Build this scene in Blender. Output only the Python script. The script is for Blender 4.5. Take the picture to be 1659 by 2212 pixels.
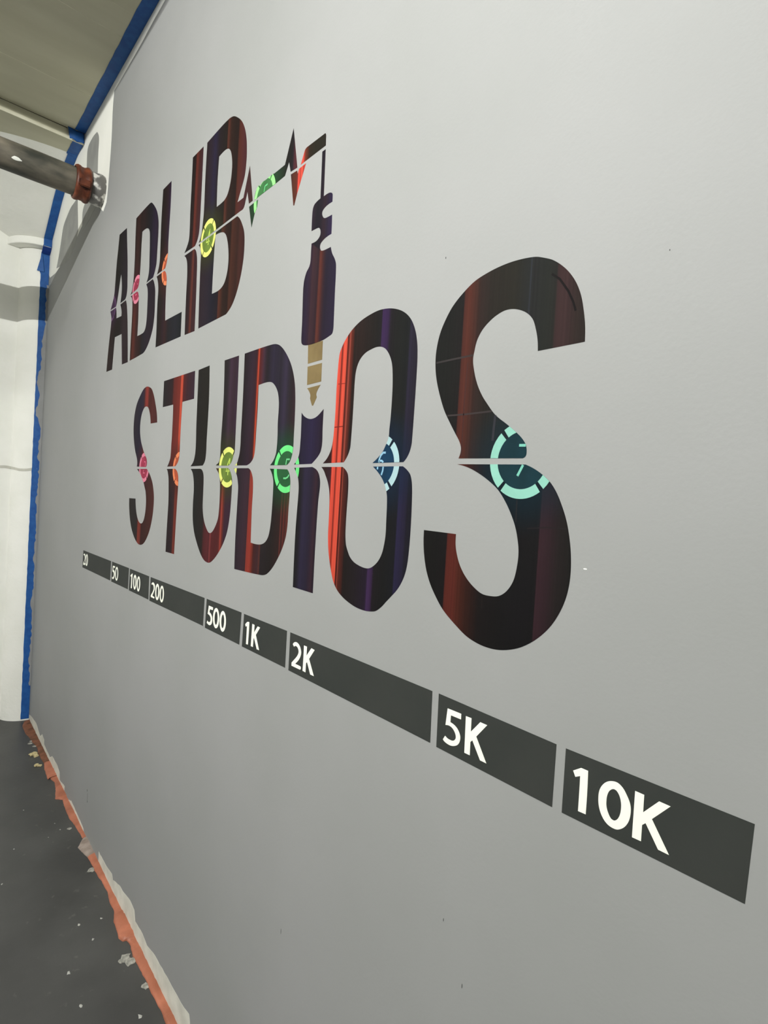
import bpy, bmesh, math, random
from mathutils import Vector, Matrix
from mathutils.geometry import tessellate_polygon
random.seed(4)
S = bpy.context.scene
C = S.collection
for o in list(bpy.data.objects): bpy.data.objects.remove(o)

# ------------------------------------------------------------------ camera
cam_d = bpy.data.cameras.new('camera'); cam = bpy.data.objects.new('camera', cam_d); C.objects.link(cam)
RIGHT = Vector((0.74732239, -0.6617432, 0.06004314)); DOWN = Vector((0.02977746, -0.05691901, -0.99793463)); FWD = Vector((0.66379406, 0.74756683, -0.02283181))
M = Matrix((RIGHT, -DOWN, -FWD)).transposed().to_4x4(); M.translation = Vector((-0.70, 0.0, 1.73))
cam.matrix_world = M
cam_d.sensor_fit = 'VERTICAL'; cam_d.sensor_height = 24.0; cam_d.lens = 1160.835 / 2212 * 24.0
cam_d.clip_start = 0.02
S.camera = cam
# ------------------------------------------------------------------ world, lamps, exposure
w = bpy.data.worlds.new('world'); S.world = w; w.use_nodes = True
w.node_tree.nodes['Background'].inputs[0].default_value = (1.0, 1.0, 0.97, 1); w.node_tree.nodes['Background'].inputs[1].default_value = 0.25
S.view_settings.view_transform = 'Standard'; S.view_settings.look = 'None'
S.view_settings.exposure = 0.0; S.view_settings.gamma = 1.0; S.view_settings.use_curve_mapping = False
def tube_lamp(y, z, x0, x1, power, n=5):
    for i in range(n):
        L = bpy.data.lights.new('tube_lamp', 'POINT'); L.energy = power / n; L.shadow_soft_size = 0.0035; L.color = (1.0, 1.0, 0.975)
        o = bpy.data.objects.new('tube_lamp', L); C.objects.link(o); o.location = (x0 + (x1 - x0) * (i + .5) / n, y, z)
tube_lamp(1.2, 3.556, -1.6, -2.8, 308)
def panel_lamp(x, y, power, spread, tilt=0):
    L = bpy.data.lights.new('panel_lamp', 'AREA'); L.shape = 'RECTANGLE'; L.size = 1.2; L.size_y = .10; L.energy = power; L.color = (1.0, 1.0, 0.975); L.spread = math.radians(spread)
    o = bpy.data.objects.new('panel_lamp', L); C.objects.link(o); o.location = (x, y, 3.55); o.rotation_euler = (math.radians(tilt), 0, 0)
panel_lamp(-2.3, 2.35, 38, 154, 12)
panel_lamp(-1.6, 0.2, 62, 170)

SH = {"A_u":[[2.7479,2.8826,1],[2.6355,2.8761,1],[2.6206,2.8045],[2.6035,2.7328],[2.5879,2.6291],[2.5852,2.5854],[2.5936,2.5626],[2.6107,2.5517,1],[2.6814,2.5521,1],[2.6708,2.5863],[2.67,2.6235],[2.6795,2.6599],[2.6918,2.6854,1],[2.7026,2.6592],[2.7227,2.6024],[2.7385,2.5681],[2.7504,2.5524,1],[2.8407,2.5561,1],[2.8135,2.582],[2.7911,2.6121],[2.7817,2.666],[2.7715,2.7647],[2.7591,2.8202]],"A_l":[[2.8421,2.5493,1],[2.7495,2.547,1],[2.7388,2.5265],[2.7333,2.4941,1],[2.6547,2.4883,1],[2.6539,2.5044],[2.6627,2.5233],[2.6803,2.5453,1],[2.5964,2.5456,1],[2.5804,2.5214],[2.5603,2.4575],[2.5405,2.3552],[2.5254,2.261,1],[2.6107,2.2632,1],[2.6245,2.3333],[2.6385,2.4042,1],[2.7445,2.4093,1],[2.7504,2.372],[2.7663,2.2622,1],[2.863,2.265,1],[2.8454,2.3741],[2.8194,2.4838],[2.8172,2.5082],[2.829,2.5321]],"D_u":[[2.5019,2.8724,1],[2.3251,2.8715],[2.3074,2.8677],[2.2893,2.8565],[2.2569,2.8298],[2.2365,2.8086],[2.2199,2.7822],[2.2108,2.7572],[2.2069,2.7123],[2.208,2.6764],[2.2091,2.6404],[2.2121,2.5957],[2.2199,2.5792],[2.2284,2.5669],[2.2436,2.5516,1],[2.3217,2.5515,1],[2.308,2.5646],[2.2971,2.5888],[2.2989,2.6434],[2.306,2.7207],[2.3126,2.7529],[2.3268,2.7691],[2.3514,2.7795],[2.3754,2.7835],[2.409,2.7847,1],[2.4116,2.7388],[2.4118,2.6453],[2.4145,2.6054],[2.4171,2.5842],[2.4285,2.562],[2.4445,2.556,1],[2.5337,2.553,1],[2.5172,2.5619],[2.5035,2.5876],[2.4963,2.6275],[2.4955,2.7011],[2.5006,2.7989]],"D_l":[[2.5304,2.5457,1],[2.4408,2.5452,1],[2.4244,2.5358],[2.4147,2.5178],[2.4122,2.489],[2.4072,2.4252],[2.4087,2.3518,1],[2.3521,2.3505],[2.3241,2.3528],[2.3073,2.3647],[2.2978,2.3931],[2.2963,2.4621],[2.2982,2.4987],[2.3057,2.5247],[2.3235,2.545,1],[2.2462,2.5458,1],[2.2289,2.5289],[2.211,2.495],[2.207,2.456],[2.2053,2.3972],[2.2155,2.3495],[2.2408,2.3131],[2.2726,2.2859],[2.3113,2.2683],[2.3582,2.2652],[2.4969,2.2626,1],[2.4967,2.3473],[2.4942,2.4436],[2.4973,2.5023],[2.5042,2.5265],[2.5156,2.5389]],"L_u":[[2.175,2.8681,1],[2.0878,2.8659,1],[2.0851,2.8112],[2.085,2.7557],[2.0882,2.6874],[2.0889,2.632],[2.0868,2.5964],[2.0902,2.5821],[2.0992,2.5623],[2.11,2.5497,1],[2.1978,2.5504,1],[2.1837,2.5691],[2.1746,2.5925],[2.1742,2.6355],[2.1785,2.7231],[2.1785,2.7633]],"L_l":[[2.201,2.5434,1],[2.117,2.5426,1],[2.103,2.534],[2.0914,2.5182],[2.086,2.4972],[2.0885,2.4699],[2.0863,2.3995],[2.0814,2.3481,1],[1.9183,2.3451,1],[1.9163,2.2586,1],[2.173,2.2644,1],[2.1724,2.3178],[2.1767,2.4344],[2.175,2.4917],[2.1815,2.5136],[2.1907,2.5305]],"I_u":[[1.8868,2.8656,1],[1.797,2.863,1],[1.7955,2.7837],[1.7951,2.6784],[1.7961,2.5979],[1.8001,2.5746],[1.8127,2.5557],[1.8284,2.5453,1],[1.9209,2.5495,1],[1.8991,2.5665],[1.8853,2.5841],[1.8824,2.6197],[1.8851,2.6752],[1.8854,2.7845]],"I_l":[[1.9196,2.5395,1],[1.8319,2.5371,1],[1.8169,2.5261],[1.8044,2.4983],[1.7986,2.433],[1.7955,2.3615],[1.7931,2.2537,1],[1.8797,2.2569,1],[1.8841,2.3825],[1.8849,2.4743],[1.8914,2.5091],[1.9024,2.527]],"B_u":[[1.7671,2.8617,1],[1.6065,2.8617],[1.5769,2.8547],[1.5467,2.8366],[1.5164,2.8105],[1.4964,2.7826],[1.483,2.752],[1.4759,2.7184],[1.4736,2.681],[1.4797,2.638],[1.4993,2.606],[1.5185,2.5767,1],[1.4804,2.576,1],[1.4499,2.654,1],[1.4212,2.5454,1],[1.4434,2.5452,1],[1.4568,2.5842,1],[1.4679,2.5571],[1.4722,2.5482],[1.4799,2.5433],[1.4933,2.5433,1],[1.7955,2.5457,1],[1.7767,2.5687],[1.7703,2.5997],[1.766,2.633],[1.7683,2.7378]],"B_uh":[[1.6673,2.7738,1],[1.6407,2.7754],[1.6181,2.7742],[1.599,2.7683],[1.5827,2.7532],[1.5704,2.7224],[1.568,2.6897],[1.5745,2.6542],[1.5895,2.6281],[1.6067,2.6185],[1.6289,2.6163],[1.6659,2.6167,1],[1.6698,2.6985]],"B_l":[[1.7964,2.5389,1],[1.5147,2.5351,1],[1.4999,2.5246],[1.4804,2.501],[1.4637,2.4711],[1.458,2.4329],[1.4607,2.3882],[1.475,2.3403],[1.4973,2.2997],[1.5221,2.2744],[1.5558,2.2581,1],[1.7624,2.2558,1],[1.7688,2.3726],[1.772,2.4783],[1.7726,2.5029],[1.7814,2.5248]],"B_lh":[[1.6629,2.5289,1],[1.6253,2.5242],[1.6018,2.5165],[1.5854,2.5031],[1.5714,2.4778],[1.5614,2.4428],[1.5593,2.4072],[1.5666,2.3773],[1.5823,2.3558],[1.6073,2.346],[1.6679,2.3461,1],[1.668,2.398],[1.6665,2.4811]],"H_1":[[1.4412,2.5359,1],[1.3893,2.5367,1],[1.3922,2.5181,1],[1.4059,2.5028,1],[1.4198,2.4705,1]],"H_2":[[1.4116,2.5444,1],[1.4107,2.5558],[1.4039,2.5664],[1.3898,2.5747,1],[1.3861,2.5732,1],[1.3841,2.5745,1],[1.3787,2.57,1],[1.3695,2.5755],[1.3528,2.575],[1.3119,2.5751,1],[1.3054,2.5733,1],[1.2513,2.5733,1],[1.2176,2.6499,1],[1.1891,2.5405,1],[1.2206,2.5428,1],[1.231,2.5714,1],[1.2482,2.5439,1],[1.2952,2.543,1],[1.3927,2.5435,1],[1.3954,2.5418,1]],"H_3":[[1.2189,2.5357,1],[1.1892,2.5332,1],[1.1855,2.5234,1],[1.1807,2.5338,1],[1.1494,2.5344,1],[1.1824,2.4763,1],[1.1944,2.4491,1],[1.1983,2.4506,1]],"H_4":[[1.1739,2.5407,1],[1.158,2.5695,1],[1.1518,2.5724],[1.143,2.5725],[1.0717,2.5706,1],[1.0685,2.5653,1],[1.0673,2.5403,1],[1.1515,2.5409,1]],"K_h":[[1.0805,2.5318,1],[1.067,2.5317,1],[1.0656,2.4821,1],[1.0637,2.4224,1],[1.0478,2.4229],[1.0358,2.4204],[1.0288,2.4152],[1.0276,2.408],[1.0275,2.3967,1],[1.0452,2.3964],[1.0581,2.3935],[1.0657,2.3886],[1.0664,2.3827],[1.0615,2.3741],[1.0544,2.3693],[1.0463,2.368],[1.0259,2.3672,1],[1.0245,2.3454,1],[1.0242,2.3235,1],[1.0405,2.3228],[1.0561,2.3194],[1.0663,2.3134],[1.0674,2.306],[1.0625,2.2976,1],[1.1045,2.3269,1],[1.084,2.3267],[1.0735,2.3311],[1.0687,2.3373],[1.0696,2.3468],[1.0758,2.354],[1.0828,2.3559],[1.1076,2.3571,1],[1.1086,2.3898],[1.107,2.4096],[1.1021,2.417],[1.0935,2.4204],[1.0772,2.4229,1],[1.0788,2.4799,1]],"K_c":[[1.0625,2.2976,1],[1.055,2.2953],[1.0233,2.2939,1],[1.0225,2.2907],[1.0171,2.2781],[1.0051,2.2613],[0.9999,2.2501],[0.998,2.2303],[0.9973,2.182],[0.9955,2.1213],[0.9957,2.102],[0.999,2.0942],[1.0111,2.0904],[1.0341,2.086],[1.092,2.0849],[1.1159,2.0891],[1.1236,2.0944],[1.1258,2.1013],[1.1268,2.1485],[1.1302,2.2275],[1.1282,2.2452],[1.1197,2.2637],[1.109,2.2736],[1.1053,2.2829],[1.1049,2.3109],[1.1045,2.3269,1]],"K_1":[[1.0944,2.0854,1],[1.034,2.0847,1],[1.0326,2.0412,1],[1.0912,2.0404,1]],"K_2":[[1.0914,2.0336,1],[1.0323,2.0337,1],[1.0311,1.9914,1],[1.0893,1.9901,1]],"K_3":[[1.0885,1.9823,1],[1.0326,1.9841,1],[1.0437,1.973],[1.0482,1.9647],[1.0452,1.9569,1],[1.0589,1.9386,1],[1.0635,1.939,1],[1.0735,1.9567,1],[1.0729,1.9648],[1.0783,1.973]],"i_u":[[1.1061,1.9261,1],[1.0937,1.9164],[1.0679,1.9083],[1.044,1.911],[1.0152,1.9271,1],[1.0149,1.8839],[1.0138,1.844],[1.0192,1.8282],[1.0512,1.8032,1],[1.1274,1.8021,1],[1.1176,1.8101],[1.1096,1.8202],[1.1061,1.8303],[1.1044,1.8513],[1.104,1.8723]],"i_l":[[1.1252,1.7942,1],[1.0474,1.7957,1],[1.0287,1.7885],[1.019,1.7791],[1.0125,1.7609],[1.0157,1.7174],[1.0173,1.6168],[1.0163,1.5066,1],[1.1015,1.5073,1],[1.1039,1.6432],[1.1006,1.7214],[1.1001,1.739],[1.1013,1.753],[1.1041,1.7649],[1.1087,1.7747],[1.1177,1.7853]],"S_u":[[2.1858,1.9715,1],[2.1121,1.971,1],[2.1198,2.0019],[2.1419,2.0441],[2.1694,2.0838],[2.1948,2.1071],[2.2245,2.118],[2.2538,2.1226],[2.2881,2.1177],[2.3325,2.0933],[2.3709,2.0615],[2.3922,2.0193],[2.3962,1.9633],[2.3834,1.9144],[2.3598,1.8696],[2.3321,1.8365],[2.3256,1.8201],[2.3291,1.8047,1],[2.2164,1.8021,1],[2.2074,1.8103],[2.2059,1.8199],[2.2107,1.832],[2.2246,1.8444],[2.2495,1.862],[2.267,1.8786],[2.2916,1.9066],[2.3098,1.9465],[2.3104,1.9895],[2.297,2.0197],[2.2705,2.0407],[2.2476,2.0433],[2.2236,2.0366],[2.2065,2.02],[2.1928,1.9964]],"S_l":[[2.3248,1.7947,1],[2.2044,1.7952,1],[2.1886,1.7861],[2.1691,1.7754],[2.1368,1.7472],[2.1292,1.738],[2.1094,1.6981],[2.1051,1.669],[2.1114,1.6173],[2.1313,1.568],[2.1592,1.5321],[2.1948,1.5042],[2.2281,1.4932],[2.2641,1.4934],[2.3098,1.5105],[2.3604,1.5498],[2.3918,1.6],[2.4047,1.6398],[2.4086,1.6722,1],[2.3253,1.6733,1],[2.3182,1.644],[2.3005,1.6096],[2.2787,1.5875],[2.253,1.5777],[2.2296,1.5794],[2.2088,1.5961],[2.1951,1.6349],[2.1951,1.6727],[2.2059,1.7064],[2.2189,1.7218],[2.237,1.7434],[2.2541,1.7566],[2.2713,1.7701],[2.2963,1.7824]],"T_u":[[2.0595,2.1202,1],[1.7709,2.1185,1],[1.7676,2.026,1],[1.8687,2.0252,1],[1.8711,1.9591],[1.8717,1.8993],[1.8703,1.852],[1.8728,1.8329],[1.8826,1.8171],[1.9036,1.8032,1],[1.9828,1.8024,1],[1.9678,1.816],[1.9565,1.8323],[1.9535,1.8542],[1.9528,1.8816],[1.9513,1.9029],[1.9515,1.9715],[1.9541,2.0238,1],[2.0589,2.0239,1]],"T_l":[[1.9862,1.7939,1],[1.9054,1.7945,1],[1.8901,1.7883],[1.877,1.7765],[1.8707,1.7617],[1.8685,1.7351],[1.8705,1.6824],[1.8725,1.5986],[1.8738,1.497,1],[1.956,1.4962,1],[1.9552,1.5924],[1.9531,1.679],[1.9584,1.7307],[1.9652,1.7652],[1.978,1.7877]],"U_u1":[[1.7413,2.1168,1],[1.656,2.1191,1],[1.6478,2.0064],[1.6492,1.8821],[1.6486,1.8429],[1.654,1.8181],[1.6697,1.8039,1],[1.7685,1.802,1],[1.7442,1.8193],[1.7336,1.8451],[1.7369,1.9413]],"U_u2":[[1.5483,2.1185,1],[1.4546,2.1181,1],[1.4513,1.9873],[1.4503,1.9062],[1.4496,1.8567],[1.4504,1.8411],[1.4576,1.8287],[1.4632,1.817],[1.4743,1.8069],[1.488,1.8022,1],[1.572,1.8035,1],[1.5629,1.8076],[1.552,1.8126],[1.5456,1.8223],[1.544,1.837],[1.5449,1.8657],[1.5412,1.996]],"U_l":[[1.7644,1.7934,1],[1.6906,1.7939,1],[1.6722,1.7895],[1.6599,1.7752],[1.6548,1.7215],[1.6523,1.6678],[1.6391,1.6328],[1.619,1.6094],[1.6005,1.5969],[1.5878,1.5952],[1.572,1.601],[1.5504,1.6217],[1.5371,1.6432],[1.5326,1.6706],[1.533,1.7249],[1.536,1.7512],[1.5408,1.7675],[1.5479,1.7789],[1.5584,1.7871],[1.569,1.7948,1],[1.4871,1.7951,1],[1.4756,1.7887],[1.4656,1.7784],[1.459,1.7674],[1.4559,1.7564],[1.4554,1.7446],[1.4562,1.6944],[1.4612,1.6449],[1.4716,1.6079],[1.4903,1.5762],[1.5174,1.5465],[1.5461,1.5227],[1.5726,1.5073],[1.5887,1.5035],[1.6188,1.5067],[1.6467,1.5212],[1.682,1.5535],[1.7093,1.5876],[1.7256,1.627],[1.731,1.6822],[1.7302,1.7267],[1.7365,1.7599],[1.7488,1.7822]],"d_u":[[1.4193,2.1178,1],[1.2784,2.1171],[1.2491,2.1149],[1.2286,2.1084],[1.2078,2.0948],[1.1776,2.0645],[1.1589,2.0367],[1.1449,2.0017],[1.1388,1.968],[1.1358,1.9155],[1.1355,1.8667],[1.1352,1.8453],[1.1371,1.8311],[1.1435,1.8154],[1.1507,1.8069],[1.1611,1.8012,1],[1.243,1.8013,1],[1.2308,1.8101],[1.2216,1.8205],[1.2156,1.8331],[1.2132,1.8517],[1.2131,1.8778],[1.2153,1.9069],[1.2153,1.9586],[1.2226,1.9853],[1.2371,2.0042],[1.2557,2.0167],[1.2737,2.0203],[1.3283,2.0186,1],[1.3262,1.9447],[1.3274,1.8991],[1.3285,1.8533],[1.3331,1.8259],[1.3481,1.8107],[1.3714,1.8022,1],[1.4441,1.8023,1],[1.4368,1.8057],[1.4297,1.8111],[1.4242,1.8211],[1.419,1.8341],[1.4158,1.8571],[1.4161,1.8879],[1.416,1.9839]],"d_l":[[1.4492,1.7944,1],[1.3606,1.7944,1],[1.3467,1.7875],[1.3328,1.7675],[1.3281,1.7369],[1.3285,1.6847],[1.3244,1.5921,1],[1.2864,1.5911],[1.2624,1.5944],[1.2453,1.6021],[1.2322,1.6166],[1.225,1.6406],[1.2213,1.6757],[1.2202,1.7338],[1.2214,1.7582],[1.2249,1.7694],[1.2329,1.7822],[1.2431,1.7926,1],[1.1572,1.7905,1],[1.1512,1.786],[1.1449,1.7773],[1.1412,1.768],[1.1396,1.7594],[1.1397,1.7415],[1.1399,1.7235],[1.1411,1.6944],[1.1419,1.6527],[1.1468,1.6244],[1.1598,1.595],[1.1835,1.5611],[1.2088,1.5347],[1.2303,1.52],[1.2475,1.5146],[1.2715,1.5126],[1.4125,1.5083,1],[1.4163,1.5997],[1.4155,1.7122],[1.4157,1.7416],[1.42,1.7569],[1.4247,1.7685],[1.4309,1.7777],[1.4404,1.7859]],"O_u":[[1.0059,1.8036,1],[0.9883,1.8173],[0.9771,1.8346],[0.972,1.8544],[0.9702,1.8793],[0.9692,1.9124],[0.9699,1.9621],[0.9691,2.0034],[0.9679,2.028],[0.965,2.0456],[0.9572,2.0591],[0.9463,2.0718],[0.9266,2.0874],[0.8996,2.1003],[0.8707,2.1074],[0.8402,2.1107],[0.8126,2.1082],[0.7901,2.1024],[0.7701,2.0937],[0.7546,2.0831],[0.7422,2.0699],[0.7303,2.0478],[0.7237,2.0242],[0.7209,1.9973],[0.7203,1.9554],[0.7208,1.8927],[0.7217,1.8486],[0.7224,1.8362],[0.7258,1.8238],[0.7321,1.8127],[0.7413,1.8033,1],[0.8319,1.8025,1],[0.8207,1.8097],[0.8111,1.8169],[0.8027,1.8246],[0.7949,1.8369],[0.7889,1.8472],[0.7872,1.8556],[0.7869,1.868],[0.7857,1.8832],[0.7846,1.9197],[0.7856,1.9593],[0.7902,1.9936],[0.7958,2.0077],[0.8048,2.0209],[0.8145,2.0299],[0.8264,2.0352],[0.8404,2.0371],[0.8592,2.0352],[0.8758,2.031],[0.8898,2.0224],[0.8988,2.0111],[0.9039,1.9976],[0.906,1.9789],[0.9061,1.9392],[0.9062,1.8994],[0.9076,1.8469],[0.909,1.8341],[0.9155,1.8199],[0.9282,1.8052,1]],"O_l":[[1.0107,1.7956,1],[0.9309,1.7952,1],[0.9186,1.7877],[0.9113,1.7791],[0.9085,1.7682],[0.9071,1.7433],[0.908,1.7042],[0.9081,1.673],[0.9073,1.6495],[0.9034,1.6296],[0.8971,1.6178],[0.8885,1.6063],[0.8751,1.5972],[0.8575,1.5918],[0.8359,1.589],[0.8221,1.5906],[0.809,1.5975],[0.7966,1.6086],[0.7871,1.6242],[0.7822,1.6421],[0.7796,1.661],[0.78,1.6896],[0.7811,1.7254],[0.7828,1.7396],[0.7893,1.7567],[0.8005,1.7724],[0.8151,1.7854],[0.8297,1.7953,1],[0.7424,1.7954,1],[0.731,1.7889],[0.7213,1.78],[0.7165,1.7691],[0.7137,1.7528],[0.7117,1.7148],[0.7111,1.6739],[0.712,1.6397],[0.7145,1.612],[0.7188,1.5936],[0.7263,1.5772],[0.7371,1.5616],[0.7503,1.5481],[0.7659,1.5333],[0.7797,1.5199],[0.7964,1.5087],[0.8096,1.5054],[0.8279,1.5033],[0.8566,1.5045],[0.8818,1.5098],[0.9055,1.518],[0.9249,1.5289],[0.9398,1.5441],[0.9498,1.5635],[0.9591,1.5882],[0.9656,1.6118],[0.9701,1.6439],[0.9706,1.6765],[0.9726,1.7252],[0.9759,1.7446],[0.9832,1.7624],[0.9931,1.7771],[0.9997,1.7862]],"s_u":[[0.6057,1.8078,1],[0.602,1.8171],[0.6016,1.8256],[0.6057,1.836],[0.6159,1.8502],[0.6315,1.8719],[0.6449,1.8922],[0.6579,1.92],[0.6674,1.946],[0.6724,1.9681],[0.6739,1.9934],[0.6709,2.0161],[0.6652,2.0346],[0.6549,2.0538],[0.6401,2.0733],[0.6168,2.0918],[0.5939,2.1045],[0.5673,2.1114],[0.5397,2.115],[0.5094,2.115],[0.4769,2.1103],[0.4627,2.1046],[0.4479,2.0971],[0.4298,2.0824],[0.4178,2.069],[0.4073,2.0528],[0.3991,2.0338],[0.3938,2.013],[0.3898,1.9898],[0.3885,1.9668,1],[0.4633,1.9664,1],[0.4649,1.9824],[0.4687,1.9982],[0.4758,2.0162],[0.4864,2.0276],[0.5015,2.0363],[0.5167,2.0408],[0.53,2.0411],[0.5472,2.036],[0.5607,2.0283],[0.5722,2.0183],[0.5815,2.0035],[0.5855,1.9876],[0.5875,1.9729],[0.5838,1.954],[0.5756,1.9313],[0.5635,1.9101],[0.5499,1.8932],[0.5346,1.8766],[0.5081,1.858],[0.4923,1.8462],[0.4805,1.8356],[0.4736,1.8261],[0.4714,1.8169],[0.4723,1.8093],[0.4774,1.8059,1]],"s_l":[[0.6076,1.798,1],[0.4716,1.7962,1],[0.4563,1.7898],[0.4402,1.7801],[0.4278,1.7699],[0.4171,1.7563],[0.4078,1.7392],[0.3983,1.7168],[0.3919,1.6931],[0.3878,1.6694],[0.3862,1.6412],[0.388,1.6196],[0.3921,1.6018],[0.3994,1.5832],[0.4107,1.5634],[0.4258,1.5453],[0.4433,1.53],[0.4635,1.5174],[0.4904,1.5076],[0.5133,1.5043],[0.5375,1.5056],[0.5632,1.512],[0.586,1.5238],[0.6198,1.5463],[0.6408,1.5689],[0.6546,1.5881],[0.6652,1.6101],[0.6725,1.6364],[0.6758,1.6597],[0.6765,1.6797,1],[0.6006,1.679,1],[0.6001,1.6619],[0.596,1.6452],[0.5879,1.6275],[0.5733,1.6092],[0.5552,1.5953],[0.538,1.5875],[0.5199,1.5869],[0.5064,1.5892],[0.4954,1.5956],[0.4868,1.6049],[0.4795,1.6185],[0.4749,1.6408],[0.4739,1.6625],[0.4772,1.6822],[0.4833,1.7017],[0.4931,1.7213],[0.5049,1.7395],[0.5196,1.7565],[0.5364,1.769],[0.5555,1.7802],[0.5773,1.7901],[0.5907,1.7944]]}
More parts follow.
